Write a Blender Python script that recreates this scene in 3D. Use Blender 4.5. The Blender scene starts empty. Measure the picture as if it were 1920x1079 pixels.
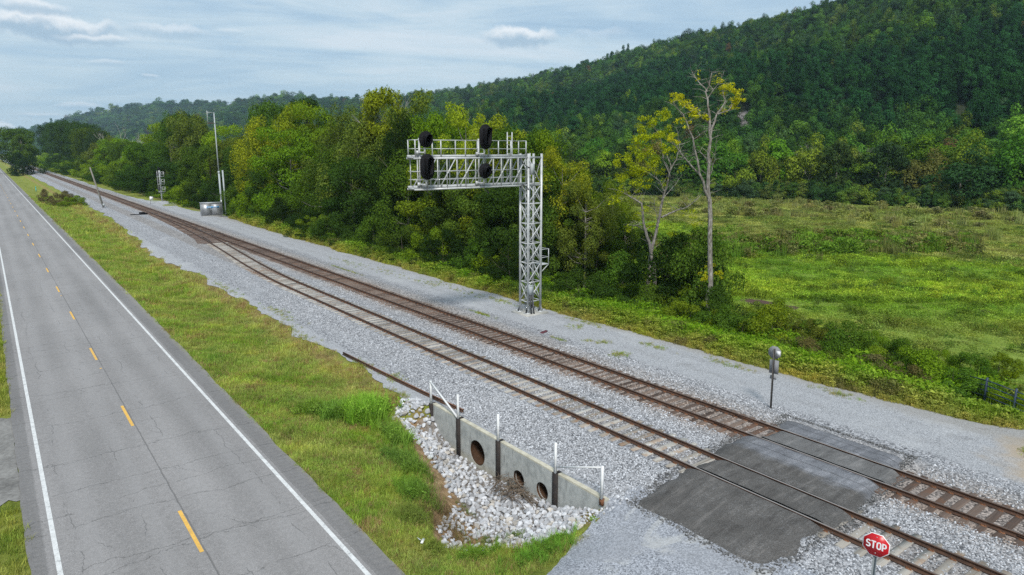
import bpy, math, random
import numpy as np
from mathutils import Vector, Matrix, noise as mnoise
R = math.radians
rnd = random.Random(7)
rng = np.random.default_rng(7)
SC = bpy.context.scene
COL = SC.collection

# ------------------------------------------------------------------ camera
# World frame: +Y runs along the railway, +X across it, z = 0 is the highway surface.
CF, CP, CY, CZ = 1275.0, R(11.47), R(37.42), 12.1
cam_d = bpy.data.cameras.new('camera')
cam_d.sensor_width = 36.0
cam_d.lens = CF / 1920 * 36.0
cam_d.clip_start = 0.1
cam_d.clip_end = 20000
cam = bpy.data.objects.new('camera', cam_d)
cam.location = (0, 0, CZ)
cam.rotation_euler = (R(90) - CP, 0, -CY)
COL.objects.link(cam)
SC.camera = cam

# ------------------------------------------------------------------ render settings
SC.view_settings.view_transform = 'Standard'
SC.view_settings.look = 'None'
SC.view_settings.exposure = 0.2
SC.view_settings.gamma = 1
SC.cycles.use_denoising = False
SC.cycles.max_bounces = 5
SC.cycles.diffuse_bounces = 3
SC.cycles.transmission_bounces = 3
SC.cycles.volume_bounces = 0
SC.cycles.sample_clamp_indirect = 4

# ------------------------------------------------------------------ node helper
class NT:
    def __init__(s, tree):
        s.t = tree; s.n = tree.nodes; s.l = tree.links
    def new(s, typ, **kw):
        nd = s.n.new(typ)
        for k, v in kw.items(): setattr(nd, k, v)
        return nd
    def put(s, sock, v):
        if v is None: return
        if hasattr(v, 'is_output') or isinstance(v, bpy.types.NodeSocket): s.l.new(v, sock)
        else:
            if isinstance(v, (tuple, list)) and len(v) == 3 and sock.type == 'RGBA': v = (*v, 1)
            sock.default_value = v
    def math(s, op, a, b=None, c=None, clamp=False):
        nd = s.new('ShaderNodeMath', operation=op, use_clamp=clamp)
        s.put(nd.inputs[0], a); s.put(nd.inputs[1], b); s.put(nd.inputs[2], c)
        return nd.outputs[0]
    def vmath(s, op, a, b=None):
        nd = s.new('ShaderNodeVectorMath', operation=op)
        s.put(nd.inputs[0], a); s.put(nd.inputs[1], b)
        return nd.outputs[0]
    def mix(s, f, a, b, mode='MIX'):
        nd = s.new('ShaderNodeMix', data_type='RGBA', blend_type=mode)
        s.put(nd.inputs[0], f); s.put(nd.inputs[6], a); s.put(nd.inputs[7], b)
        return nd.outputs[2]
    def ramp(s, f, stops, interp='LINEAR'):
        nd = s.new('ShaderNodeValToRGB'); cr = nd.color_ramp; cr.interpolation = interp
        while len(cr.elements) < len(stops): cr.elements.new(0.5)
        for e, (p, c) in zip(cr.elements, stops):
            e.position = p
            e.color = (c, c, c, 1) if isinstance(c, (int, float)) else (*c, 1)
        s.put(nd.inputs[0], f)
        return nd.outputs[0]
    def noise(s, scale, vec=None, detail=4, rough=0.55, dist=0.0, out=0):
        nd = s.new('ShaderNodeTexNoise')
        s.put(nd.inputs['Vector'], vec); nd.inputs['Scale'].default_value = scale
        nd.inputs['Detail'].default_value = detail; nd.inputs['Roughness'].default_value = rough
        nd.inputs['Distortion'].default_value = dist
        return nd.outputs[out]
    def voro(s, scale, vec=None, feature='F1', out='Color', rand=1.0):
        nd = s.new('ShaderNodeTexVoronoi', feature=feature)
        s.put(nd.inputs['Vector'], vec); nd.inputs['Scale'].default_value = scale
        nd.inputs['Randomness'].default_value = rand
        return nd.outputs[out]
    def pos(s): return s.new('ShaderNodeNewGeometry').outputs['Position']
    def objco(s): return s.new('ShaderNodeTexCoord').outputs['Object']
    def xyz(s, v):
        nd = s.new('ShaderNodeSeparateXYZ'); s.put(nd.inputs[0], v); return nd.outputs
    def comb(s, x, y, z):
        nd = s.new('ShaderNodeCombineXYZ')
        for i, v in enumerate((x, y, z)): s.put(nd.inputs[i], v)
        return nd.outputs[0]
    def smooth(s, v, a, b, lo=0.0, hi=1.0):
        nd = s.new('ShaderNodeMapRange', interpolation_type='SMOOTHSTEP')
        s.put(nd.inputs[0], v)
        for i, x in enumerate((a, b, lo, hi)): s.put(nd.inputs[i + 1], x)
        return nd.outputs[0]
    def bump(s, h, dist=0.02, strength=1.0, normal=None):
        nd = s.new('ShaderNodeBump'); nd.inputs['Distance'].default_value = dist
        nd.inputs['Strength'].default_value = strength
        s.put(nd.inputs['Height'], h)
        if normal is not None: s.put(nd.inputs['Normal'], normal)
        return nd.outputs[0]

def mat(name, fn=None, color=(.5, .5, .5), rough=.8, metal=0.0, spec=.3):
    m = bpy.data.materials.new(name); m.use_nodes = True
    n = NT(m.node_tree)
    b = n.n['Principled BSDF']
    b.inputs['Base Color'].default_value = (*color, 1)
    b.inputs['Roughness'].default_value = rough
    b.inputs['Metallic'].default_value = metal
    b.inputs['Specular IOR Level'].default_value = spec
    if fn: fn(n, b)
    return m

# ------------------------------------------------------------------ sky, sun
SUN_EL, SUN_ROT = 48, 215          # high veiled sun, behind and to the side of the camera
world = bpy.data.worlds.new('World'); SC.world = world
world.use_nodes = True
w = NT(world.node_tree)
bg = w.n['Background']
sky = w.new('ShaderNodeTexSky', sky_type='NISHITA')
sky.sun_disc = False
sky.sun_elevation = R(SUN_EL); sky.sun_rotation = R(SUN_ROT)
sky.air_density = 1.0; sky.dust_density = 1.5; sky.ozone_density = 1.5
dv = w.new('ShaderNodeTexCoord').outputs['Generated']
dx, dy, dz = w.xyz(dv)
hz = w.math('ADD', w.math('MAXIMUM', dz, 0.0), 0.09)
cx = w.math('DIVIDE', dx, hz); cy = w.math('DIVIDE', dy, hz)
a = R(20)
plane = w.comb(w.math('ADD', w.math('MULTIPLY', cx, math.cos(a)), w.math('MULTIPLY', cy, -math.sin(a))),
               w.math('ADD', w.math('MULTIPLY', cx, math.sin(a)), w.math('MULTIPLY', cy, math.cos(a))), 0.0)
pl = w.new('ShaderNodeMapping'); w.put(pl.inputs['Vector'], plane)
pl.inputs['Scale'].default_value = (0.55, 0.9, 1)
n1 = w.noise(0.6, pl.outputs[0], 7, .55, 1.2)
n2 = w.noise(2.6, pl.outputs[0], 6, .6, .6)
# streaks: noise strongly stretched level with the horizon
az = w.math('ARCTAN2', dx, dy)
sv = w.comb(w.math('MULTIPLY', az, 1.6), w.math('MULTIPLY', dz, 13.0), 0.0)
n3 = w.noise(1.7, sv, 7, .6, .7)
cl = w.math('ADD', w.math('MULTIPLY', n1, .4), w.math('ADD', w.math('MULTIPLY', n2, .2), w.math('MULTIPLY', n3, .6)))
ccol = w.ramp(cl, [(0.45, (3.5, 5.0, 6.5)), (0.54, (4.4, 5.85, 7.1)), (0.62, (5.5, 6.75, 7.6)), (0.72, (6.7, 7.5, 8.1))])
base = w.mix(.86, sky.outputs[0], ccol)
low = w.smooth(dz, 0.0, .13)
base = w.mix(w.math('MULTIPLY', w.math('SUBTRACT', 1, low), .45), base, (4.3, 5.9, 7.0))

def dir_of(u, v):
    sp, cp, s_, c_ = math.sin(CP), math.cos(CP), math.sin(CY), math.cos(CY)
    a_, b_ = (u - 960) / CF, -(v - 539.5) / CF
    d = Vector((s_ * cp + a_ * c_ + b_ * s_ * sp, c_ * cp - a_ * s_ + b_ * c_ * sp, -sp + b_ * cp))
    return d
# low cumulus puffs, given by the azimuth and height of each in the sky
en = w.noise(26, dv, 6, .6)
en2 = w.noise(9, dv, 4, .6)
for (u, v, ru, rv, st) in ((110, 52, 105, 22, 1), (88, 18, 50, 12, .8), (190, 77, 60, 9, .7), (318, 58, 55, 12, .5), (430, 60, 26, 6, .3), (978, 72, 62, 17, .9),
                           (205, 119, 34, 6, .35), (140, 201, 36, 7, .5), (75, 217, 30, 4, .35), (6, 243, 20, 10, .8), (285, 143, 14, 5, .4), (1120, 70, 60, 14, .2)):
    d = dir_of(u, v).normalized()
    az0, z0 = math.atan2(d.x, d.y), d.z
    rz = rv / CF; ra = ru / CF
    ea = w.math('DIVIDE', w.math('SUBTRACT', az, az0), ra)
    ez = w.math('DIVIDE', w.math('SUBTRACT', dz, z0), rz)
    wob = w.math('MULTIPLY', w.math('SUBTRACT', en, .5), 2.6)
    wob2 = w.math('MULTIPLY', w.math('SUBTRACT', en2, .5), 2.0)
    r2 = w.math('ADD', w.math('POWER', w.math('ABSOLUTE', w.math('ADD', ea, wob2)), 2.0), w.math('POWER', w.math('ABSOLUTE', w.math('ADD', ez, wob)), 2.0))
    m = w.math('MULTIPLY', w.smooth(r2, 1.35, .25), st)
    hl = w.smooth(w.math('ADD', ez, wob), -.35, .75)
    pc = w.mix(hl, (3.7, 5.0, 6.2), (8.6, 8.9, 9.1))
    base = w.mix(m, base, pc)
w.l.new(base, bg.inputs['Color'])
bg.inputs['Strength'].default_value = 0.1

sd = bpy.data.lights.new('sun', 'SUN')
sd.energy = 3.0; sd.angle = R(11); sd.color = (1, .96, .9)
so = bpy.data.objects.new('sun', sd)
# sky sun_rotation is clockwise from +Y
so.rotation_euler = Vector((math.sin(R(SUN_ROT)) * math.cos(R(SUN_EL)), math.cos(R(SUN_ROT)) * math.cos(R(SUN_EL)), math.sin(R(SUN_EL)))).to_track_quat('Z', 'Y').to_euler()
so.location = (0, 0, 60)
COL.objects.link(so)

# ------------------------------------------------------------------ object helpers
def tag(o, label=None, cat=None, group=None, kind=None):
    if label: o['label'] = label
    if cat: o['category'] = cat
    if group: o['group'] = group
    if kind: o['kind'] = kind
    return o
def thing(name, label, cat, loc=(0, 0, 0), rotz=0, group=None):
    o = bpy.data.objects.new(name, None); COL.objects.link(o)
    o.empty_display_size = .3
    o.location = loc; o.rotation_euler = (0, 0, rotz)
    return tag(o, label, cat, group)
def mesh_from(name, V, F, m=None, smooth=False):
    me = bpy.data.meshes.new(name)
    V = np.asarray(V, dtype=np.float32)
    me.vertices.add(len(V)); me.vertices.foreach_set('co', V.ravel())
    if isinstance(F, np.ndarray):
        k = F.shape[1]; nf = len(F)
        me.loops.add(nf * k); me.loops.foreach_set('vertex_index', F.astype(np.int32).ravel())
        me.polygons.add(nf)
        me.polygons.foreach_set('loop_start', np.arange(0, nf * k, k, dtype=np.int32))
    else:
        nl = sum(len(f) for f in F)
        me.loops.add(nl); me.loops.foreach_set('vertex_index', np.array([i for f in F for i in f], dtype=np.int32))
        me.polygons.add(len(F))
        me.polygons.foreach_set('loop_start', np.cumsum([0] + [len(f) for f in F[:-1]]).astype(np.int32))
    if smooth: me.polygons.foreach_set('use_smooth', np.ones(len(me.polygons), dtype=bool))
    me.update(calc_edges=True); me.validate()
    if m: me.materials.append(m)
    return me
def obj(name, me, parent=None, loc=(0, 0, 0), rot=(0, 0, 0)):
    o = bpy.data.objects.new(name, me); COL.objects.link(o)
    o.location = loc; o.rotation_euler = rot
    if parent: o.parent = parent
    return o
class MB:
    """collects shapes into one mesh"""
    def __init__(s): s.V = []; s.F = []
    def add(s, V, F):
        k = len(s.V); s.V += [tuple(v) for v in V]; s.F += [tuple(i + k for i in f) for f in F]; return s
    def box(s, x0, x1, y0, y1, z0, z1, b=0.0):
        if b <= 0:
            V = [(x, y, z) for z in (z0, z1) for y in (y0, y1) for x in (x0, x1)]
            return s.add(V, [(0, 2, 3, 1), (4, 5, 7, 6), (0, 1, 5, 4), (2, 6, 7, 3), (0, 4, 6, 2), (1, 3, 7, 5)])
        # bevelled on the upper edges
        V = [(x0, y0, z0), (x1, y0, z0), (x1, y1, z0), (x0, y1, z0), (x0, y0, z1 - b), (x1, y0, z1 - b), (x1, y1, z1 - b), (x0, y1, z1 - b),
             (x0 + b, y0 + b, z1), (x1 - b, y0 + b, z1), (x1 - b, y1 - b, z1), (x0 + b, y1 - b, z1)]
        return s.add(V, [(3, 2, 1, 0), (0, 1, 5, 4), (1, 2, 6, 5), (2, 3, 7, 6), (3, 0, 4, 7), (4, 5, 9, 8), (5, 6, 10, 9), (6, 7, 11, 10), (7, 4, 8, 11), (8, 9, 10, 11)])
    def tube(s, pts, r, seg=8, r2=None, cap=True):
        pts = [Vector(p) for p in pts]; n = len(pts)
        rs = [r] * n if not isinstance(r, (list, tuple)) else list(r)
        if r2 is not None: rs = [r + (r2 - r) * i / max(1, n - 1) for i in range(n)]
        k = len(s.V); up = None
        for i, p in enumerate(pts):
            d = (pts[min(i + 1, n - 1)] - pts[max(i - 1, 0)]).normalized()
            if up is None: up = Vector((0, 0, 1)) if abs(d.z) < .9 else Vector((1, 0, 0))
            a = d.cross(up)
            if a.length < 1e-4: a = d.cross(Vector((0, 1, 0)))
            a.normalize(); b = d.cross(a); up = -b if False else up
            for j in range(seg):
                t = 2 * math.pi * j / seg
                s.V.append(tuple(p + a * (math.cos(t) * rs[i]) + b * (math.sin(t) * rs[i])))
        for i in range(n - 1):
            for j in range(seg):
                q = (j + 1) % seg
                s.F.append((k + i * seg + j, k + i * seg + q, k + (i + 1) * seg + q, k + (i + 1) * seg + j))
        if cap:
            s.F.append(tuple(k + j for j in range(seg))); s.F.append(tuple(k + (n - 1) * seg + j for j in reversed(range(seg))))
        return s
    def bar(s, p, q, wd, ht=None):
        """square bar from p to q"""
        ht = ht or wd
        p = Vector(p); q = Vector(q); d = (q - p).normalized()
        up = Vector((0, 0, 1)) if abs(d.z) < .95 else Vector((0, 1, 0))
        a = d.cross(up).normalized() * wd / 2; b = a.cross(d).normalized() * ht / 2
        V = [p - a - b, p + a - b, p + a + b, p - a + b, q - a - b, q + a - b, q + a + b, q - a + b]
        return s.add(V, [(0, 1, 2, 3), (7, 6, 5, 4), (0, 4, 5, 1), (1, 5, 6, 2), (2, 6, 7, 3), (3, 7, 4, 0)])
    def prism(s, prof, axis, a0, a1):
        """closed 2D profile extruded along axis (0=x,1=y,2=z)"""
        n = len(prof); V = []
        for t in (a0, a1):
            for (p, q) in prof:
                V.append((t, p, q) if axis == 0 else (p, t, q) if axis == 1 else (p, q, t))
        F = [tuple(range(n)), tuple(range(2 * n - 1, n - 1, -1))]
        for i in range(n): j = (i + 1) % n; F.append((i, i + n, j + n, j))
        return s.add(V, F)
    def build(s, name, m, parent=None, smooth=False, loc=(0, 0, 0), rot=(0, 0, 0)):
        me = mesh_from(name, s.V, s.F, m, smooth)
        import bmesh
        bm = bmesh.new(); bm.from_mesh(me); bmesh.ops.recalc_face_normals(bm, faces=bm.faces); bm.to_mesh(me); bm.free()
        return obj(name, me, parent, loc, rot)

def on_vertical(u, v, X):
    """world point where the sight line of photo pixel (u, v) meets the vertical plane x = X (used for layout notes only)"""
    d = dir_of(u, v); t = X / d.x
    return Vector((X, d.y * t, CZ + d.z * t))

# ------------------------------------------------------------------ terrain
KX = [-6000, -300, -40, -9, -2.0, -.4, 8.35, 9.5, 12.3, 14.2, 15.4, 18, 18.7, 27.2, 28.2, 33, 34.5, 38, 46, 160, 6000]
KZ = [-3, -2.5, -1.0, -.5, -.12, -.05, -.05, -.16, -.5, -.28, -.02, .06, .29, .29, .08, .0, -.2, -1.0, -1.3, -1.3, -1.3]
BASIN = [(14.4, 28.2), (13.3, 24.6), (12.5, 22.3), (11.5, 19.9), (10.3, 18.2), (9.9, 17.3), (10.6, 16.3), (12.2, 15.7), (13.9, 15.0), (15.6, 14.8), (18.5, 14.6), (18.5, 28.6)]
def seg_dist(x, y, poly):
    """signed distance to a closed polygon, positive inside"""
    P = np.array(poly); n = len(P)
    best = np.full(x.shape, 1e9); ins = np.zeros(x.shape, bool)
    for i in range(n):
        a = P[i]; b = P[(i + 1) % n]; d = b - a
        t = np.clip(((x - a[0]) * d[0] + (y - a[1]) * d[1]) / (d @ d), 0, 1)
        best = np.minimum(best, np.hypot(x - a[0] - t * d[0], y - a[1] - t * d[1]))
        c = ((a[1] > y) != (b[1] > y)) & (x < (b[0] - a[0]) * (y - a[1]) / (b[1] - a[1] + 1e-12) + a[0])
        ins ^= c
    return np.where(ins, best, -best)
def H(x, y):
    x = np.asarray(x, float); y = np.asarray(y, float)
    z = np.interp(x, KX, KZ)
    # gravel driveway ramp from the highway up to the crossing
    ramp = np.interp(x, [8.3, 12, 16, 16.6, 28, 36, 40], [-.05, -.03, .05, .06, .1, -.05, -1.1])
    def ss(t): t = np.clip(t, 0, 1); return t * t * (3 - 2 * t)
    k = ss((14.6 - y) / 1.6) * (x > 8.3) * (x < 18.0)
    z = z * (1 - k) + ramp * k
    k2 = ss((11.2 - y) / 4) * (x > 28)
    z = z * (1 - k2) + ramp * k2
    d = seg_dist(x, y, BASIN)
    dep = np.clip(d * .8, 0, 1.95) + np.where(d > 0, .08, 0)
    near_wall = np.interp(y, [14.8, 17.6, 20.5, 24.6, 26.5, 27.35], [.0, 1.22, 1.68, 1.74, 1.15, .0])
    dep = np.minimum(dep, np.maximum(near_wall, .02)) * (x < 15.98)
    z = z - np.where(d > 0, dep, 0)
    # low mound under the signal bridge and the far signal
    z = z + .16 * np.exp(-(((x - 31.0) / 1.9) ** 2 + ((y - 38.2) / 2.0) ** 2)) + .55 * np.exp(-(((x - 31.6) / 1.8) ** 2 + ((y - 172.5) / 4.0) ** 2))
    # broad unevenness of the verge and field
    und = np.sin(x * .9 + y * .31) * np.cos(y * .43 - x * .2) * .05 * (((x > 9) & (x < 15) & (y > 28)) | (x > 36) | (x < -3))
    und2 = (np.sin(x * .11 + 1) * np.cos(y * .09) * .18) * (x > 46)
    return z + und + und2
def grid_axis(*segs):
    out = []
    for a, b, st in segs:
        n = max(1, int(round((b - a) / st))); out += list(np.linspace(a, b, n, endpoint=False))
    out.append(segs[-1][1]); return np.array(sorted(set(np.round(out, 4))))
def sheet(name, X, Y, m, dz=0.0, kind='structure', zfn=H, jit=None):
    gx, gy = np.meshgrid(X, Y)
    if jit: gx, gy = jit(gx, gy)
    gz = zfn(gx, gy) + dz
    nx, ny = len(X), len(Y)
    V = np.stack([gx, gy, gz], -1).reshape(-1, 3)
    i = np.arange(nx * ny).reshape(ny, nx)
    F = np.stack([i[:-1, :-1], i[:-1, 1:], i[1:, 1:], i[1:, :-1]], -1).reshape(-1, 4)
    o = obj(name, mesh_from(name, V, F, m, True)); tag(o, kind=kind); return o

def fbm1(y, seed, sc, amp):
    y = np.asarray(y, float)
    r = np.zeros_like(y); f = 1 / sc; a_ = amp
    g = np.random.default_rng(seed)
    for k in range(6):
        ph = g.uniform(0, 6.28, 3)
        r += a_ * (np.sin(y * f * 6.28 + ph[0]) + .7 * np.sin(y * f * 9.1 + ph[1]) + .5 * np.sin(y * f * 14.3 + ph[2])) / 1.6
        f *= 2.1; a_ *= .55
    return r

# ---- materials of the ground
def ground_fn(n, b):
    p = n.pos(); x, y, z = n.xyz(p)
    big = n.noise(.09, p, 5); mid = n.noise(.7, p, 5, .6); fine = n.noise(7, p, 4, .7); vf = n.noise(38, p, 2, .7)
    # verge: yellow-green with dry patches
    verge = n.ramp(n.math('ADD', n.math('MULTIPLY', mid, .6), n.math('MULTIPLY', fine, .4)),
                   [(.36, (.11, .14, .022)), (.48, (.20, .235, .040)), (.58, (.27, .28, .065)), (.70, (.36, .31, .12))])
    field = n.ramp(n.math('ADD', n.math('MULTIPLY', mid, .55), n.math('MULTIPLY', fine, .45)),
                   [(.34, (.09, .15, .02)), (.47, (.19, .27, .04)), (.58, (.27, .35, .07)), (.70, (.36, .41, .12))])
    weed = n.ramp(n.math('ADD', n.math('MULTIPLY', mid, .5), n.math('MULTIPLY', fine, .5)),
                  [(.34, (.12, .16, .025)), (.48, (.23, .28, .05)), (.58, (.33, .36, .10)), (.70, (.42, .41, .17))])
    dist = n.math('ADD', x, n.math('MULTIPLY', n.math('SUBTRACT', big, .5), 46))
    wf = n.smooth(dist, 82, 104)
    fld = n.mix(wf, field, weed)
    # dirt scars in the field
    def spot(cx_, cy_, rx, ry, ang=0.0):
        ux = n.math('SUBTRACT', x, cx_); uy = n.math('SUBTRACT', y, cy_)
        c_, s_ = math.cos(ang), math.sin(ang)
        a_ = n.math('DIVIDE', n.math('ADD', n.math('MULTIPLY', ux, c_), n.math('MULTIPLY', uy, s_)), rx)
        b_ = n.math('DIVIDE', n.math('ADD', n.math('MULTIPLY', ux, -s_), n.math('MULTIPLY', uy, c_)), ry)
        r = n.math('ADD', n.math('POWER', n.math('ABSOLUTE', a_), 2.0), n.math('POWER', n.math('ABSOLUTE', b_), 2.0))
        r = n.math('ADD', r, n.math('MULTIPLY', n.math('SUBTRACT', n.noise(.9, p, 5, .65), .5), 2.6))
        return n.smooth(r, 1.0, .55)
    brown = n.ramp(fine, [(.3, (.07, .045, .035)), (.7, (.16, .105, .085))])
    sand = n.ramp(fine, [(.3, (.30, .17, .075)), (.7, (.56, .36, .17))])
    fld = n.mix(spot(54.1, 32.8, 1.4, 3.3, 0), fld, brown)
    fld = n.mix(spot(101, 37, 7.0, 1.0, -.9), fld, brown)
    fld = n.mix(spot(47.4, 23.2, 1.9, 1.1, 0), fld, sand)
    fld = n.mix(spot(47.6, 26.6, 1.0, .8, 0), fld, sand)
    col = n.mix(n.smooth(n.math('ADD', x, n.math('MULTIPLY', mid, 4)), 37, 41), verge, fld)
    # dry soil strip beside the gravel
    e = n.math('ADD', n.math('ABSOLUTE', n.math('SUBTRACT', x, 34.4)), n.math('MULTIPLY', n.math('SUBTRACT', mid, .5), 3))
    col = n.mix(n.smooth(e, 1.2, .1, 0, .75), col, n.ramp(fine, [(.3, (.14, .10, .06)), (.7, (.31, .23, .14))]))
    # brown reddish rim of the verge along the ballast and the cut bank of the ditch
    e2 = n.math('ADD', n.math('ABSOLUTE', n.math('SUBTRACT', x, 15.0)), n.math('MULTIPLY', n.math('SUBTRACT', mid, .5), 3.5))
    col = n.mix(n.smooth(e2, .7, .05, 0, .6), col, n.ramp(fine, [(.3, (.17, .09, .04)), (.7, (.40, .26, .14))]))
    bank = n.math('MULTIPLY', n.smooth(z, -.5, -.62), n.smooth(x, 17, 16))
    col = n.mix(bank, col, n.ramp(n.noise(3, p, 5, .6), [(.3, (.16, .10, .055)), (.5, (.34, .22, .12)), (.7, (.52, .36, .20))]))
    floor_ = n.math('MULTIPLY', bank, n.smooth(n.math('ADD', n.math('SUBTRACT', x, n.math('MULTIPLY', n.math('SUBTRACT', y, 17), .28)), n.math('MULTIPLY', mid, 1.2)), 12.7, 13.3))
    col = n.mix(n.math('MULTIPLY', floor_, .85), col, n.ramp(fine, [(.3, (.13, .125, .12)), (.7, (.36, .35, .34))]))
    b.inputs['Roughness'].default_value = .95
    b.inputs['Specular IOR Level'].default_value = .1
    n.l.new(col, b.inputs['Base Color'])
    n.l.new(n.bump(n.math('ADD', fine, n.math('MULTIPLY', vf, .4)), .12, .9), b.inputs['Normal'])
M_ground = mat('ground_soil_and_turf', ground_fn)

def stones(n, p, sc, lo, hi, warm=0.0):
    """speckled crushed stone: colour per stone and relief between stones"""
    c = n.xyz(n.voro(sc, p))[0]
    c2 = n.xyz(n.voro(sc * 2.3, p))[1]
    f = n.math('ADD', n.math('MULTIPLY', c, .65), n.math('MULTIPLY', c2, .35))
    g = n.ramp(f, [(0.08, tuple(v * .45 for v in lo)), (.32, lo), (.62, tuple((a_ + b_) / 2 for a_, b_ in zip(lo, hi))), (.92, hi)])
    d = n.voro(sc, p, 'DISTANCE_TO_EDGE', 'Distance')
    return g, d
def gravel_fn(n, b):
    p = n.pos(); x, y, z = n.xyz(p)
    mid = n.noise(.55, p, 5, .6); big = n.noise(.14, p, 4)
    g, d = stones(n, p, 15, (.165, .168, .18), (.58, .58, .60))
    g2, d2 = stones(n, p, 34, (.285, .29, .305), (.54, .545, .56))
    w_ = n.math('MULTIPLY', n.math('SUBTRACT', mid, .5), 1.6)
    xw = n.math('ADD', x, w_)
    service = n.math('MAXIMUM', n.smooth(xw, 28.4, 29.3), 0)
    # compacted fines between the highway and the siding, and over the service road
    n5 = n.math('SUBTRACT', 1, n.smooth(xw, 15.9, 16.6))
    n6 = n.math('MULTIPLY', n.smooth(y, 14.6, 13.2), n.smooth(xw, 17.2, 16.4))
    streak = n.math('MULTIPLY', n.smooth(n.noise(.3, n.comb(n.math('MULTIPLY', x, 2.2), n.math('MULTIPLY', y, .35), 0), 4, .6), .54, .64), n.smooth(xw, 18.6, 17.8))
    fines = n.math('MAXIMUM', n.math('MAXIMUM', service, n.math('MULTIPLY', n5, .9)), n.math('MAXIMUM', n6, n.math('MULTIPLY', streak, .35)))
    col = n.mix(fines, g, g2)
    # tan dust in the ballast of the main line and between rails
    tan = n.math('MULTIPLY', n.smooth(n.math('ABSOLUTE', n.math('SUBTRACT', xw, 25.0)), 3.0, 1.2), .42)
    col = n.mix(tan, col, n.mix(1.0, col, (1.0, .80, .60), 'MULTIPLY'))
    inner = n.math('MULTIPLY', n.smooth(n.math('ABSOLUTE', n.math('SUBTRACT', x, 24.75)), 1.0, .6), n.math('ADD', n.smooth(y, 10, 60, .35, .75), 0))
    col = n.mix(inner, col, n.mix(1.0, col, (.60, .43, .32), 'MULTIPLY'))
    tan2 = n.smooth(n.math('ABSOLUTE', n.math('SUBTRACT', x, 20.45)), 1.25, .7)
    col = n.mix(n.math('MULTIPLY', tan2, .7), col, n.mix(1.0, col, (.84, .76, .68), 'MULTIPLY'))
    rst = n.math('MULTIPLY', n.smooth(n.math('ABSOLUTE', n.math('SUBTRACT', n.math('ABSOLUTE', n.math('SUBTRACT', xw, 24.75)), 1.1)), .55, .1), .55)
    col = n.mix(rst, col, n.mix(1.0, col, (.72, .52, .38), 'MULTIPLY'))
    rut = n.math('MULTIPLY', n.math('MAXIMUM', n.smooth(n.math('ABSOLUTE', n.math('SUBTRACT', xw, 30.2)), .45, .1), n.smooth(n.math('ABSOLUTE', n.math('SUBTRACT', xw, 31.9)), .45, .1)), n.smooth(n.noise(.4, p, 4, .6), .38, .58))
    col = n.mix(n.math('MULTIPLY', rut, .45), col, n.mix(1.0, col, (.80, .79, .78), 'MULTIPLY'))
    pale = n.smooth(n.noise(.22, p, 5, .6), .55, .68)
    col = n.mix(n.math('MULTIPLY', pale, .4), col, n.mix(.5, col, (.60, .60, .60)))
    dark = n.math('MULTIPLY', n.smooth(n.noise(.45, p, 5, .65), .60, .72), .45)
    col = n.mix(dark, col, n.mix(1.0, col, (.62, .60, .58), 'MULTIPLY'))
    # sandy tan soil worn into the crossing approach
    ux = n.math('DIVIDE', n.math('SUBTRACT', x, 32.5), 4.2); uy = n.math('DIVIDE', n.math('SUBTRACT', y, 6.2), 2.8)
    r = n.math('ADD', n.math('ADD', n.math('MULTIPLY', ux, ux), n.math('MULTIPLY', uy, uy)), n.math('MULTIPLY', n.math('SUBTRACT', mid, .5), 2.2))
    col = n.mix(n.math('MULTIPLY', n.smooth(r, 1.2, .3), .75), col, (.42, .33, .23))
    rim = n.math('MULTIPLY', n.smooth(xw, 32.1, 33.5), .35)
    col = n.mix(rim, col, (.30, .26, .20))
    n.l.new(col, b.inputs['Base Color'])
    b.inputs['Roughness'].default_value = .9
    b.inputs['Specular IOR Level'].default_value = .15
    h = n.mix(fines, n.math('MULTIPLY', d, 1.0), n.math('MULTIPLY', d2, .45))
    n.l.new(n.bump(h, .06, .8), b.inputs['Normal'])
M_gravel = mat('crushed_limestone', gravel_fn)

def apron_fn(n, b):
    p = n.pos(); x, y, z = n.xyz(p)
    g, d = stones(n, p, 24, (.20, .21, .235), (.50, .515, .56))
    m1 = n.noise(.5, p, 5, .6, .8)
    wv = n.noise(.35, n.comb(n.math('MULTIPLY', x, .5), n.math('MULTIPLY', y, 1.8), 0), 5, .6, 1.5)
    col = n.mix(n.smooth(m1, .35, .7, .05, .55), g, (.30, .305, .325))
    col = n.mix(n.math('MULTIPLY', n.smooth(wv, .54, .62), .55), col, (.47, .465, .45))
    n.l.new(col, b.inputs['Base Color'])
    b.inputs['Roughness'].default_value = .92
    n.l.new(n.bump(d, .03, .6), b.inputs['Normal'])
M_apron = mat('compacted_driveway_gravel', apron_fn)

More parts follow.
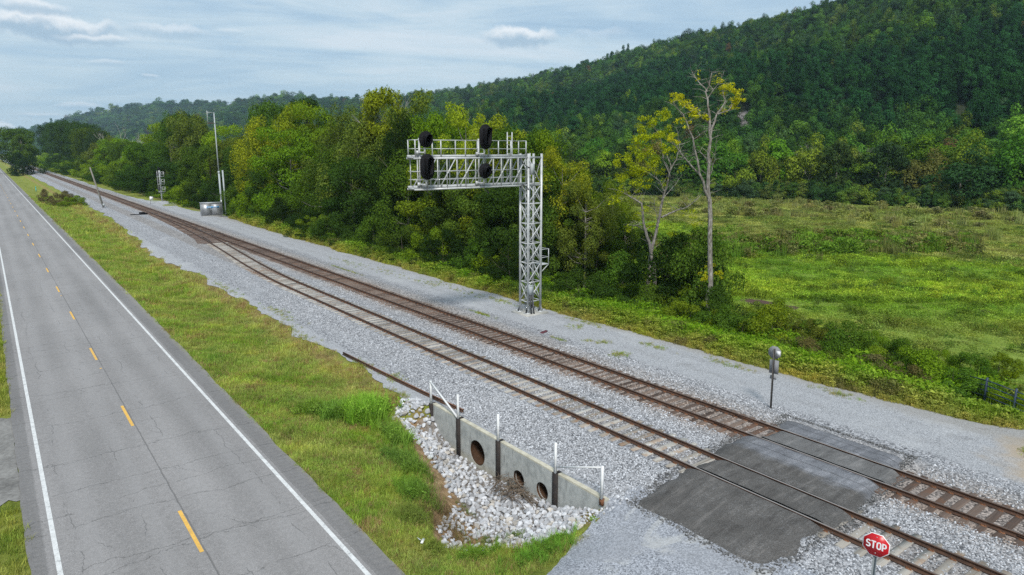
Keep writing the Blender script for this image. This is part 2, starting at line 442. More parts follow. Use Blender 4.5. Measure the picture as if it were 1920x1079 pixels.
XC = 3.88   # centre of the highway
def asphalt_fn(n, b):
    p = n.pos(); x, y, z = n.xyz(p)
    sp = n.xyz(n.voro(60, p))[0]
    f = n.noise(5, p, 5, .7); m1 = n.noise(.45, n.comb(x, n.math('MULTIPLY', y, .12), 0), 4, .55); big = n.noise(.11, p, 3)
    t = n.math('ADD', n.math('MULTIPLY', sp, .35), n.math('ADD', n.math('MULTIPLY', f, .35), n.math('MULTIPLY', m1, .45)))
    t = n.math('ADD', t, n.math('MULTIPLY', n.math('SUBTRACT', big, .5), .25))
    lane = n.ramp(t, [(.3, (.155, .148, .145)), (.55, (.245, .233, .229)), (.8, (.350, .333, .328))])
    sh = n.ramp(t, [(.3, (.125, .119, .116)), (.55, (.180, .172, .169)), (.8, (.24, .23, .226))])
    xw = n.math('ADD', x, n.math('MULTIPLY', n.math('SUBTRACT', n.noise(1.2, p, 3), .5), .10))
    inn = n.math('MULTIPLY', n.smooth(xw, .02, .12), n.smooth(xw, 7.72, 7.62))
    col = n.mix(inn, sh, lane)
    # wheel paths worn a little paler and an oil strip between them
    for c_ in (XC - 1.75, XC + 1.75):
        q = n.math('ABSOLUTE', n.math('SUBTRACT', x, c_))
        col = n.mix(n.math('MULTIPLY', n.smooth(n.math('ABSOLUTE', n.math('SUBTRACT', q, .85)), .5, .1), .22), col, (.34, .328, .326))
        col = n.mix(n.math('MULTIPLY', n.smooth(q, .45, .0), .12), col, (.16, .155, .15))
    crk = None
    def crack(coord, across, L, width, seed, thr):
        wob = n.math('MULTIPLY', n.math('SUBTRACT', n.noise(.9, n.vmath('ADD', p, (seed, seed * 2, 0)), 6, .7), .5), L * .28)
        wob2 = n.math('MULTIPLY', n.math('SUBTRACT', n.noise(.15, n.vmath('ADD', p, (seed, 0, 0)), 2, .5), .5), L * .5)
        v_ = n.math('DIVIDE', n.math('ADD', n.math('ADD', coord, wob), wob2), L)
        fr = n.math('ABSOLUTE', n.math('SUBTRACT', n.math('FRACT', v_), .5))
        line = n.smooth(fr, width / L, width / L * .25)
        gate = n.smooth(n.noise(.5, n.vmath('ADD', p, (0, seed * 3, seed)), 3, .6), thr, thr + .06)
        return n.math('MULTIPLY', line, gate)
    c1 = crack(y, x, 2.9, .016, 3.1, .42)
    c2 = crack(y, x, 4.7, .018, 11.7, .36)
    c3 = crack(x, y, 1.9, .014, 21.3, .50)
    c4 = crack(n.math('ADD', n.math('MULTIPLY', x, .8), n.math('MULTIPLY', y, .5)), y, 2.3, .012, 31.9, .55)
    crk = n.math('MAXIMUM', n.math('MAXIMUM', c1, c2), n.math('MAXIMUM', c3, c4))
    # paving seam along the centre
    seam = n.smooth(n.math('ABSOLUTE', n.math('ADD', n.math('SUBTRACT', x, XC + .11), n.math('MULTIPLY', n.math('SUBTRACT', n.noise(1.5, p, 5, .7), .5), .09))), .035, .012)
    seam = n.math('MULTIPLY', seam, n.smooth(n.noise(.6, p, 4, .6), .34, .5, .45, 1))
    crk = n.math('MAXIMUM', crk, seam)
    edge = n.smooth(n.math('ABSOLUTE', n.math('SUBTRACT', xw, 7.66)), .03, .01)
    crk = n.math('MAXIMUM', crk, n.math('MULTIPLY', edge, .6))
    col = n.mix(n.math('MULTIPLY', crk, .5), col, (.075, .073, .07))
    # dust and grit towards the edges
    dust = n.math('MULTIPLY', n.smooth(n.math('ADD', n.math('ABSOLUTE', n.math('SUBTRACT', x, XC)), n.math('MULTIPLY', f, .5)), 4.45, 4.9), .5)
    col = n.mix(dust, col, (.30, .28, .24))
    n.l.new(col, b.inputs['Base Color'])
    b.inputs['Roughness'].default_value = .85
    b.inputs['Specular IOR Level'].default_value = .25
    # rumble strip grooves pressed into the paved shoulder
    ga = n.smooth(n.math('ABSOLUTE', n.math('SUBTRACT', n.math('FRACT', n.math('DIVIDE', y, .30)), .5)), .32, .12)
    gb = n.math('MAXIMUM', n.smooth(n.math('ABSOLUTE', n.math('SUBTRACT', x, 7.98)), .21, .17), n.smooth(n.math('ABSOLUTE', n.math('SUBTRACT', x, -.12)), .13, .10))
    h = n.math('SUBTRACT', n.math('MULTIPLY', sp, .15), n.math('MULTIPLY', n.math('MULTIPLY', ga, gb), .4))
    h = n.math('SUBTRACT', h, n.math('MULTIPLY', crk, .5))
    n.l.new(n.bump(h, .02, .9), b.inputs['Normal'])
M_road = mat('weathered_asphalt', asphalt_fn)

def paint_fn(col, wear):
    def fn(n, b):
        p = n.pos(); f = n.noise(14, p, 5, .75); g = n.noise(3, p, 4, .6)
        c = n.ramp(n.math('ADD', n.math('MULTIPLY', f, .6), n.math('MULTIPLY', g, .4)), [(wear - .1, (.30, .30, .30)), (wear, tuple(v * .8 for v in col)), (wear + .16, col)])
        n.l.new(c, b.inputs['Base Color']); b.inputs['Roughness'].default_value = .7
    return fn
M_white_line = mat('white_road_paint', paint_fn((.72, .72, .71), .46))
M_yellow_line = mat('yellow_road_paint', paint_fn((.78, .46, .10), .43))

def crossing_fn(n, b):
    p = n.pos(); x, y, z = n.xyz(p)
    f = n.noise(24, p, 4, .8); m1 = n.noise(1.1, p, 5, .65); s_ = n.xyz(n.voro(40, p))[0]
    t = n.math('ADD', n.math('MULTIPLY', f, .35), n.math('ADD', n.math('MULTIPLY', m1, .45), n.math('MULTIPLY', s_, .2)))
    new = n.ramp(t, [(.3, (.085, .080, .076)), (.52, (.138, .131, .125)), (.75, (.20, .19, .182))])
    old = n.ramp(t, [(.3, (.13, .133, .145)), (.5, (.22, .225, .245)), (.75, (.34, .345, .37))])
    k = n.smooth(n.math('ADD', x, n.math('MULTIPLY', n.math('SUBTRACT', m1, .5), 1.2)), 22.3, 22.9)
    mid_ = n.math('MULTIPLY', n.smooth(x, 24.0, 24.1), n.smooth(x, 25.5, 25.4))
    old = n.mix(n.math('MULTIPLY', mid_, .8), old, n.mix(.5, new, (.20, .195, .185)))
    col = n.mix(k, new, old)
    # tyre-polished and cracked lines along the strips
    xl = n.math('ADD', x, n.math('MULTIPLY', n.math('SUBTRACT', n.noise(.8, p, 4, .6), .5), .35))
    ln = n.smooth(n.math('ABSOLUTE', n.math('SUBTRACT', n.math('FRACT', n.math('DIVIDE', xl, .62)), .5)), .05, .015)
    col = n.mix(n.math('MULTIPLY', n.math('MULTIPLY', ln, n.math('MULTIPLY', k, n.math('SUBTRACT', 1, mid_))), .75), col, (.06, .06, .062))
    st = n.noise(1.0, n.comb(n.math('MULTIPLY', x, .5), n.math('MULTIPLY', y, 3.2), 0.0), 5, .6, .4)
    col = n.mix(n.smooth(st, .52, .68, 0, .55), col, n.mix(1.0, col, (1.75, 1.72, 1.7), 'MULTIPLY'))
    col = n.mix(n.smooth(st, .46, .34, 0, .55), col, n.mix(1.0, col, (.58, .57, .57), 'MULTIPLY'))
    grit = n.math('MULTIPLY', n.smooth(n.xyz(n.voro(26, p))[1], .86, .92), n.smooth(m1, .40, .62))
    col = n.mix(n.math('MULTIPLY', grit, .35), col, (.30, .30, .31))
    # crumbled dark rim where the asphalt thins out
    rimz = n.math('MULTIPLY', n.smooth(n.math('ABSOLUTE', n.math('SUBTRACT', n.math('ADD', y, n.math('MULTIPLY', n.math('SUBTRACT', m1, .5), 1.0)), 12.2)), 2.0, 2.9), .5)
    col = n.mix(rimz, col, n.mix(n.smooth(f, .4, .6), (.05, .049, .048), (.17, .168, .165)))
    n.l.new(col, b.inputs['Base Color'])
    b.inputs['Roughness'].default_value = .9
    n.l.new(n.bump(n.math('ADD', n.math('MULTIPLY', f, 1.4), m1), .05, .9), b.inputs['Normal'])
M_cross = mat('crossing_asphalt', crossing_fn, spec=.05)

# ---- ground sheet
GX = grid_axis((-6000, -600, 900), (-600, -60, 90), (-60, -9, 6), (-9, 8.3, 1.1), (8.3, 15.9, .22), (15.97, 15.99, .02), (16.02, 18.8, .4), (18.8, 27.2, 1.2), (27.2, 38, .45),
               (38, 60, 1), (60, 130, 3), (130, 260, 10), (260, 1000, 80), (1000, 6000, 700))
GY = grid_axis((-3000, -200, 400), (-200, -20, 20), (-20, 10, 1), (10, 31, .22), (31, 60, .8), (60, 120, 2.5), (120, 240, 6), (240, 800, 40), (800, 6000, 500))
sheet('ground', GX, GY, M_ground)

import bmesh as _bm
_g = bpy.data.objects['ground'].data; _b = _bm.new(); _b.from_mesh(_g)
_bm.ops.delete(_b, geom=[f for f in _b.faces if 15.96 < f.calc_center_median().x < 16.03 and 15.6 < f.calc_center_median().y < 26.6], context='FACES_ONLY')
_b.to_mesh(_g); _b.free()

def gravel_jit(gx, gy):
    y = gy[:, 0]
    lo = 15.45 + fbm1(y, 3, 17, .30) - .9 * np.exp(-((y - 88) / 9) ** 2) + .5 * np.exp(-((y - 140) / 22) ** 2) + np.interp(y, [100, 150, 190], [0, 1.3, 1.7]) \
        + np.where((y < 27.3) & (y > 14.2), 16.02 - 15.45, 0) - np.where((y < 27.3) & (y > 14.2), fbm1(y, 3, 17, .30), 0)
    hi = 33.2 + fbm1(y, 5, 19, .32) + np.interp(y, [-20, 6, 11, 17, 40, 100, 128, 133, 141, 146, 164, 168, 178, 184, 200], [4, 2.2, 1.8, .8, 0, 0, 1.0, 3.2, 3.2, -.6, -1.2, .8, .8, -2.6, -4.0])
    t = (gx - 15.45) / (33.2 - 15.45)
    # keep the inner columns straight, bend only the rims
    out = gx.copy()
    kl = np.clip((18.2 - gx) / (18.2 - 15.45), 0, 1); kr = np.clip((gx - 28.4) / (33.2 - 28.4), 0, 1)
    out += kl * (lo - 15.45)[:, None] + kr * (hi - 33.2)[:, None]
    return out, gy
BX = np.array(sorted(set([15.45, 15.8, 16.2, 16.6, 17.2, 17.8, 18, 18.2, 18.7, 20, 22, 24, 26, 27.2, 27.7, 28.2, 28.4, 29, 29.8, 30.6, 31.4, 32.2, 32.8, 33.2])))
BY = grid_axis((-120, 8, 4), (8, 45, .18), (45, 100, .5), (100, 200, 1.5), (200, 900, 12), (900, 2500, 200))
sheet('gravel_bed', BX, BY, M_gravel, .035, jit=gravel_jit)

# driveway apron between highway and crossing
def apron_jit(gx, gy):
    x = gx[0]; hi = np.interp(x, [8.2, 9.4, 10.6, 11.6, 12.4, 13.4, 14.8, 16, 17.6], [11.0, 11.4, 12.5, 13.5, 14.0, 14.4, 14.95, 15.3, 15.4]) + fbm1(x, 9, 2.5, .07)
    y = gy[:, 0]; t = ((y + 8) / (14 + 8))
    return gx, -8 + t[:, None] * (hi[None, :] + 8)
sheet('gravel_driveway', grid_axis((8.32, 17.6, .2)), grid_axis((-8, 14, .4)), M_apron, .05, jit=apron_jit)

# ---- highway
def road_z(x, y): return np.interp(x, [-1, XC, 8.6], [-.0, .035, 0.0]) + 0 * y
def road_jit(gx, gy):
    y = gy[:, 0]
    out = gx.copy()
    out[:, 0] += fbm1(y, 21, 9, .03) ; out[:, -1] += fbm1(y, 22, 11, .035) + np.interp(y, [10, 60, 200, 800], [-.05, .25, .3, .3])
    return out, gy
RY = grid_axis((-200, 10, 5), (10, 60, .25), (60, 200, 1.5), (200, 1000, 20), (1000, 2500, 250))
sheet('highway', np.array([-.38, .1, 2, XC, 5.8, 7.6, 8.32]), RY, M_road, 0, zfn=road_z, jit=road_jit)
def strip(name, xa, xb, ys, m, dz):
    o = sheet(name, np.array([xa, xb]), ys, m, dz, zfn=road_z); return o
strip('road_edge_line', .27, .41, grid_axis((-100, 700, 5)), M_white_line, .006)
strip('road_edge_line', 7.36, 7.50, grid_axis((-100, 900, 5)), M_white_line, .006)
for k in range(-2, 30):
    y0 = 17.72 + 12.192 * (k - 1) + 3.0
    ys = 20.72 - 0.05 + 12.192 * k
    strip('road_centre_dash', XC - .06, XC + .06, np.array([ys, ys + 3.05]), M_yellow_line, .0065)
# concrete/gravel pull-off beside the near shoulder
def pull_fn(n, b):
    p = n.pos(); f = n.noise(6, p, 5, .7); m1 = n.noise(.8, p, 4)
    n.l.new(n.ramp(n.math('ADD', n.math('MULTIPLY', f, .5), n.math('MULTIPLY', m1, .5)), [(.35, (.11, .104, .098)), (.6, (.26, .25, .235))]), b.inputs['Base Color'])
    n.l.new(n.bump(f, .03, .6), b.inputs['Normal'])
M_pull = mat('dusty_pull_off', pull_fn)
def noise_y(v): return np.sin(v * 2.3 + 1) + .6 * np.sin(v * 5.1) + .4 * np.sin(v * 9.7 + 2)
def pull_jit(gx, gy):
    y = gy[:, 0]; t = (gx + 12) / (12 - .3)
    left = -12 + 0 * y; right = -.34 + fbm1(y, 33, 3, .05)
    gy = gy + (noise_y(gx) * .45 * np.clip((gx + 12) / 3, 0, 1)) * ((gy < 28.6) | (gy > 37.5))
    return left[:, None] + t * (right - left)[:, None], gy
sheet('roadside_path', grid_axis((-12, -.3, .2)), grid_axis((28.3, 37.8, .3)), M_pull, .025, jit=pull_jit)
# ------------------------------------------------------------------ railway
def rust_fn(lo, hi, sc=9, rough=.75):
    def fn(n, b):
        p = n.pos(); f = n.noise(sc, p, 5, .7); g = n.noise(1.3, p, 3)
        n.l.new(n.ramp(n.math('ADD', n.math('MULTIPLY', f, .6), n.math('MULTIPLY', g, .4)), [(.35, lo), (.65, hi)]), b.inputs['Base Color'])
        b.inputs['Roughness'].default_value = rough
        n.l.new(n.bump(f, .004, .5), b.inputs['Normal'])
    return fn
M_rail = mat('rusted_rail', rust_fn((.040, .020, .012), (.105, .052, .030)), spec=.4)
def railtop_fn(n, b):
    rust_fn((.070, .048, .036), (.15, .11, .09), 4, .42)(n, b)
    l = b.inputs['Base Color'].links[0].from_socket; y = n.xyz(n.pos())[1]
    k = n.smooth(n.math('ABSOLUTE', n.math('SUBTRACT', y, 12.1)), 4.2, 2.0)
    n.l.new(n.mix(n.math('MULTIPLY', k, .8), l, (.30, .285, .275)), b.inputs['Base Color'])
M_railtop = mat('worn_rail_head', railtop_fn, spec=.6)
M_plate = mat('rusty_tie_plate', rust_fn((.10, .04, .018), (.26, .115, .055)))
def sleeper_fn(stops, stain):
    def fn(n, b):
        p = n.pos(); x, y, z = n.xyz(p)
        g = n.noise(2.0, n.comb(n.math('MULTIPLY', x, .6), n.math('MULTIPLY', y, 14), z), 5, .7)
        cell = n.xyz(n.voro(1.9, n.comb(0.0, y, 0.0)))[0]
        f = n.math('ADD', n.math('MULTIPLY', g, .5), n.math('MULTIPLY', cell, .5))
        c = n.ramp(f, stops)
        st = n.smooth(n.noise(1.5, p, 4, .6), .5, .66)
        c = n.mix(n.math('MULTIPLY', st, .6), c, stain)
        n.l.new(c, b.inputs['Base Color']); b.inputs['Roughness'].default_value = .9
        n.l.new(n.bump(g, .012, .8), b.inputs['Normal'])
    return fn
M_dark_sleeper = mat('dark_weathered_timber', sleeper_fn([(.25, (.055, .038, .030)), (.5, (.115, .082, .066)), (.8, (.20, .15, .12))], (.14, .07, .04)))
M_pale_sleeper = mat('pale_weathered_timber', sleeper_fn([(.25, (.20, .175, .145)), (.5, (.35, .32, .28)), (.8, (.47, .45, .41))], (.27, .16, .09)))

def rail_profile(x=0, z=0):
    hw, web, bw = .037, .010, .072
    return [(x - bw, z), (x + bw, z), (x + bw, z + .012), (x + web, z + .032), (x + web, z + .105), (x + hw, z + .118), (x + hw, z + .145), (x + hw - .008, z + .152),
            (x - hw + .008, z + .152), (x - hw, z + .145), (x - hw, z + .118), (x - web, z + .105), (x - web, z + .032), (x - bw, z + .012)]
def rail(name, path, z, parent, two=True, m2=None):
    """rail section swept along a list of (x, y)"""
    prof = rail_profile(); n = len(prof); V = []; F = []; mi = []
    for k, (x, y) in enumerate(path):
        for (px, pz) in prof: V.append((x + px, y, z + pz))
    for k in range(len(path) - 1):
        for i in range(n):
            j = (i + 1) % n
            F.append((k * n + i, k * n + j, (k + 1) * n + j, (k + 1) * n + i)); mi.append(1 if i == 7 else 0)
    F.append(tuple(range(n - 1, -1, -1))); F.append(tuple((len(path) - 1) * n + i for i in range(n))); mi += [0, 0]
    me = mesh_from(name, V, F, M_rail); me.materials.append(m2 or M_railtop)
    for p_, i_ in zip(me.polygons, mi): p_.material_index = i_
    return obj(name, me, parent)
TZ = .355
def tie_mesh(w_, l_, seed):
    g = random.Random(seed); b = MB()
    b.box(-l_ / 2, l_ / 2, -w_ / 2, w_ / 2, -.17, 0, .012)
    me = mesh_from('sleeper', b.V, b.F, None)
    for v in me.vertices:
        v.co.x += g.uniform(-.02, .02); v.co.y += g.uniform(-.008, .008); v.co.z += g.uniform(-.005, .004)
    return me
def make_ties(root, xs, y0, y1, sp, width, length, m, gap=None, seed=1, xc=None, near=(3, 60), plates=None):
    g = random.Random(seed)
    protos = []
    for k in range(5):
        me = tie_mesh(width, length, seed * 10 + k); me.materials.append(m); protos.append(me)
    y = y0; cand = []
    while y < y1:
        if not (gap and gap[0] < y < gap[1]): cand.append(y + g.uniform(-.03, .03))
        y += sp
    near_y = [y for y in cand if near[0] <= y][:98]
    far = [y for y in cand if y not in set(near_y)]
    for y in near_y:
        o = obj('sleeper', g.choice(protos), root, (xs(y) + g.uniform(-.05, .05), y, TZ + g.uniform(-.006, .006)), (0, 0, R(g.uniform(-1.2, 1.2))))
    V = []; F = []
    for y in far:
        me = g.choice(protos); k = len(V); a_ = R(g.uniform(-1.2, 1.2)); x0 = xs(y) + g.uniform(-.05, .05)
        L = length / 2; e = xc(y) if xc else 0
        for v in me.vertices: V.append((x0 + v.co.x + (0 if v.co.x > 0 else -e), y + v.co.y + v.co.x * a_, TZ + v.co.z))
        for p_ in me.polygons: F.append(tuple(i + k for i in p_.vertices))
    if V:
        o = obj('sleeper', mesh_from('sleeper', V, F, m), root); o['kind'] = 'stuff'
    # tie plates under the rails with spikes
    pb = MB()
    for y in cand:
        if y > 70: break
        for rx in plates:
            pb.box(rx - .14, rx + .14, y - .085, y + .085, TZ - .004, TZ + .012)
            for sx in (-.10, .10):
                for sy in (-.05, .05): pb.box(rx + sx - .012, rx + sx + .012, y + sy - .012, y + sy + .012, TZ + .012, TZ + .045)
    o = pb.build('tie_plate', M_plate, root); o['kind'] = 'stuff'

main_track = thing('railway_track', 'main railway line on dark brown timber sleepers, farther from the highway', 'railway track', (24.75, 0, .3))
siding = thing('railway_track', 'siding on pale weathered sleepers, nearer the highway and beside the culvert wall', 'railway track', (20.45, 0, .3))
for root in (main_track, siding): root.location = (0, 0, 0)
RZ = TZ - .002
ys_far = [-120, 0, 60, 120, 200, 400, 800, 1600]
rail('rail', [(24.0, y) for y in ys_far], RZ, main_track); rail('rail', [(25.5, y) for y in ys_far], RZ, main_track)
TY = [-120, 60, 66, 72, 80, 90, 97, 105, 114, 125, 134, 142]
TX = [20.45, 20.45, 20.62, 20.98, 21.66, 22.42, 22.92, 23.40, 23.83, 24.30, 24.56, 24.68]
def sx_of(y): return float(np.interp(y, TY, TX))
sp_ = [-120, 0, 58] + list(range(60, 142, 2)) + [142]
def smooth_path(dx_):
    ys_ = np.array(sp_, float); xs_ = np.array([np.mean([sx_of(y + d) for d in (-5, -3, 0, 3, 5)]) if 62 < y < 134 else sx_of(y) for y in ys_])
    return [(x + dx_, y) for x, y in zip(xs_, ys_)]
rail('rail', smooth_path(-.75), RZ + .001, siding); rail('rail', smooth_path(.75), RZ + .001, siding)
PADY = (9.6, 14.5)
make_ties(main_track, lambda y: 24.75, -20, 900, .51, .23, 2.6, M_dark_sleeper, PADY, 3, lambda y: float(np.interp(y, [91, 92.5, 97, 115, 142, 144], [0, 3.0, 2.3, 1.2, .3, 0])), plates=(24.0, 25.5))
make_ties(siding, lambda y: sx_of(y), -20, 92, .60, .24, 2.6, M_pale_sleeper, PADY, 5, plates=(19.7, 21.2))
# frog and guard rails of the turnout
fb = rail('guard_rail', [(25.30, 92), (25.36, 93), (25.36, 98), (25.30, 99)], RZ + .002, main_track)
fb = rail('guard_rail', [(22.0, 92), (22.12, 93), (22.5, 98), (22.5, 99)], RZ + .002, siding)
# joint bars (dark plates clamped at rail joints)
jb = MB()
for y in (16.35, 28.2, 40.1, 52, 64, 5.2):
    for x in (24.0, 25.5): jb.box(x - .045, x - .018, y - .45, y + .45, RZ + .035, RZ + .10); jb.box(x + .018, x + .045, y - .45, y + .45, RZ + .035, RZ + .10)
jb.build('joint_bar', M_rail, main_track)

loose = rail('loose_rail', [(15.78, 37.3), (15.95, 33), (16.16, 29), (16.42, 25.2)], .055, None, m2=M_plate)
tag(loose, 'single length of rusty rail lying loose on the gravel beside the culvert wall', 'rail')

# switch machine beside the points
M_black = mat('black_painted_steel', None, (.010, .010, .012), .8, spec=.15)
sw = thing('switch_machine', 'low black switch machine beside the points where the siding leaves the main line', 'switch machine', (22.2, 141.5, .28))
MB().box(-.45, .45, -.35, .35, 0, .5, .06).box(.0, .9, -.12, .12, 0, .35, .03).build('housing', M_black, sw)
MB().box(-1.9, -.45, -.12, .1, .05, .18).box(-1.9, -1.5, -.3, .3, .04, .16).build('throw_lever', M_black, sw)
MB().tube([(.6, .2, .12), (2.6, .25, .12)], .03).tube([(.6, -.2, .12), (2.6, -.25, .12)], .03).build('operating_rod', M_rail, sw)

# ------------------------------------------------------------------ asphalt crossing panels
def panel(name, corners, ztop, zfall, nu=60, nv=14, seed=1, edge=.22):
    """ragged asphalt slab: corners (x0,x1) columns with y ranges at each side; ztop(x) gives the running height, zfall the drop at the rims"""
    (xa, ya0, ya1), (xb, yb0, yb1) = corners
    V = []; U = np.linspace(0, 1, nv)
    g = np.random.default_rng(seed)
    for i in range(nv):
        t = U[i]; x = xa + (xb - xa) * t
        y0 = ya0 + (yb0 - ya0) * t + float(fbm1(np.array([x]), seed, 1.6, .05)[0]) ; y1 = ya1 + (yb1 - ya1) * t + float(fbm1(np.array([x]), seed + 3, 1.6, .05)[0])
        for j in range(nu):
            s_ = j / (nu - 1); y = y0 + (y1 - y0) * s_
            e = min(y - y0, y1 - y) / edge / 1.6
            fx = ztop(x)
            lowz = zfall(x)
            k = min(1, max(0, e)); k = 1 - (1 - k) ** 2
            V.append((x, y, lowz + (fx - lowz) * k + .006 * math.sin(x * 9 + y * 5)))
    F = []
    for i in range(nv - 1):
        for j in range(nu - 1):
            q = i * nu + j; F.append((q, q + nu, q + nu + 1, q + 1))
    me = mesh_from(name, V, F, M_cross, True)
    o = obj(name, me); tag(o, kind='structure'); return o
ZB = .27
panel('crossing_road', [(16.42, 9.6, 14.75), (19.62, 9.25, 15.05)], lambda x: float(np.interp(x, [16.4, 16.8, 17.7, 19.0, 19.7], [.05, .17, .30, .47, .495])), lambda x: float(np.interp(x, [16.6, 18, 19.7], [.0, .04, .26])), seed=2, edge=.55, nv=40)
panel('crossing_road', [(19.83, 9.25, 14.85), (21.07, 9.15, 14.75)], lambda x: .497 + .004, lambda x: ZB, seed=12, edge=.4)
panel('crossing_road', [(21.27, 9.3, 15.2), (23.93, 9.6, 15.4)], lambda x: .50 - .0 + .03 * math.sin((x - 21.3) / 2.6 * math.pi), lambda x: ZB, seed=22, edge=.5, nv=24)
panel('crossing_road', [(24.13, 9.4, 14.85), (25.35, 9.65, 14.65)], lambda x: .502, lambda x: ZB, seed=32, edge=.25)
panel('crossing_road', [(25.56, 9.8, 14.9), (27.7, 10.2, 15.6)], lambda x: float(np.interp(x, [25.5, 26.6, 27.9], [.50, .44, .12])), lambda x: float(np.interp(x, [25.5, 27.0, 27.9], [.3, .27, .1])), seed=42, edge=.4, nv=20)

# ------------------------------------------------------------------ culvert headwall
def conc_fn(n, b):
    p = n.pos(); x, y, z = n.xyz(p)
    f = n.noise(3.2, p, 6, .68); s_ = n.noise(1.6, n.comb(n.math('MULTIPLY', y, 3.2), n.math('MULTIPLY', z, .5), x), 5, .65)
    c = n.ramp(n.math('ADD', n.math('MULTIPLY', f, .6), n.math('MULTIPLY', s_, .4)), [(.35, (.24, .25, .245)), (.5, (.39, .40, .385)), (.68, (.50, .50, .475))])
    stain = n.smooth(s_, .56, .70)
    c = n.mix(n.math('MULTIPLY', stain, .75), c, (.085, .09, .095))
    yel = n.math('MULTIPLY', n.smooth(z, -1.2, -1.6), .4)
    c = n.mix(yel, c, (.36, .31, .20))
    topw = n.math('MULTIPLY', n.smooth(z, .04, .09), .8)
    c = n.mix(topw, c, n.ramp(f, [(.35, (.42, .38, .28)), (.65, (.62, .57, .44))]))
    n.l.new(c, b.inputs['Base Color']); b.inputs['Roughness'].default_value = .9
    n.l.new(n.bump(f, .012, .6), b.inputs['Normal'])
M_conc = mat('stained_concrete', conc_fn)
M_steelpost = mat('dark_weathered_steel', rust_fn((.018, .016, .016), (.05, .038, .032), 4))
M_whitepaint = mat('white_painted_steel', rust_fn((.62, .62, .62), (.80, .80, .80), 3, .5))
M_pipe = mat('corrugated_rusty_pipe', rust_fn((.028, .015, .009), (.10, .052, .028), 2))
hw = thing('culvert_headwall', 'grey concrete culvert headwall with three round pipe openings, dark steel posts and white guard posts', 'headwall', (15.95, 21, 0))
hw.location = (0, 0, 0)
def wall_panel(y0, y1, z0, z1, holes, x0=15.78, x1=15.98, name='wall_panel'):
    """flat slab with round openings cut through it"""
    import bmesh
    bm = bmesh.new()
    # build face in (y,z) with holes through triangulated fill
    edges = []
    def loop(pts):
        vs = [bm.verts.new((x0, p[0], p[1])) for p in pts]
        for i in range(len(vs)): edges.append(bm.edges.new((vs[i], vs[(i + 1) % len(vs)])))
    n_ = 10
    outer = [(y0, z0), (y1, z0), (y1, z1), (y0, z1)]
    loop(outer)
    for (hy, hz_, r) in holes: loop([(hy + r * math.cos(t * 2 * math.pi / 36), hz_ + r * math.sin(t * 2 * math.pi / 36)) for t in range(36)])
    bmesh.ops.triangle_fill(bm, use_beauty=True, use_dissolve=False, edges=edges)
    # drop triangles filling the holes
    kill = [f for f in bm.faces if any((f.calc_center_median().y - hy) ** 2 + (f.calc_center_median().z - hz_) ** 2 < (r * .98) ** 2 and all(abs(math.hypot(v.co.y - hy, v.co.z - hz_) - r) < 1e-4 for v in f.verts) for hy, hz_, r in holes)]
    bmesh.ops.delete(bm, geom=kill, context='FACES')
    res = bmesh.ops.extrude_face_region(bm, geom=list(bm.faces))
    for v in [g_ for g_ in res['geom'] if isinstance(g_, bmesh.types.BMVert)]: v.co.x = x1
    bmesh.ops.recalc_face_normals(bm, faces=bm.faces)
    me = bpy.data.meshes.new(name); bm.to_mesh(me); bm.free(); me.materials.append(M_conc)
    return obj(name, me, hw)
wall_panel(21.62, 24.55, -2.3, .12, [(23.15, -1.03, .57)])
wall_panel(17.98, 21.44, -2.3, .12, [(20.18, -1.06, .36), (18.70, -.98, .36)])
wall_panel(24.68, 26.92, -2.2, .12, [])
wall_panel(15.30, 17.78, -1.6, .13, [])
for (y, z1) in ((24.6, .12), (21.53, .12), (17.88, .12), (26.98, .10)):
    c = MB()
    c.prism([(15.70, y - .10), (16.02, y - .10), (16.02, y + .10), (15.70, y + .10), (15.70, y + .085), (15.74, y + .085), (15.74, y + .01), (15.98, y + .01), (15.98, y - .01), (15.74, y - .01), (15.74, y - .085), (15.70, y - .085)], 2, -2.3, z1 - .0)
    c.box(15.695, 15.76, y - .13, y + .13, -2.3, z1 + .01)
    c.build('steel_post', M_steelpost, hw)
for (y, z0, z1) in ((26.98, .10, 1.25), (24.6, -.05, 1.28), (21.53, -.02, 1.32), (17.88, .0, 1.36), (15.42, .12, 1.38)):
    MB().box(15.70, 15.78, y - .045, y + .045, z0, z1).build('guard_post', M_whitepaint, hw)
MB().box(15.70, 15.84, 15.34, 15.50, -.1, .14).build('steel_post', M_plate, hw)
MB().bar((15.735, 26.98, 1.21), (15.735, 24.66, .16), .075, .075).build('handrail', M_whitepaint, hw)
MB().bar((15.735, 17.82, .40), (15.735, 15.42, 1.33), .05, .05).build('handrail', M_whitepaint, hw)
for (py, pz, r) in ((23.15, -1.03, .555), (20.18, -1.06, .35), (18.70, -.98, .35)):
    V = []; F = []; seg = 32; N = 46
    for k in range(N):
        rr = r + .012 * (k % 2); x = 15.80 + k * .12
        for j in range(seg): t = 2 * math.pi * j / seg; V.append((x, py + rr * math.cos(t), pz + rr * math.sin(t)))
    for k in range(N - 1):
        for j in range(seg): q = (j + 1) % seg; F.append((k * seg + j, k * seg + q, (k + 1) * seg + q, (k + 1) * seg + j))
    F.append(tuple((N - 1) * seg + j for j in range(seg)))
    V2 = len(V)
    obj('pipe', mesh_from('pipe', V, F, M_pipe, True), hw)
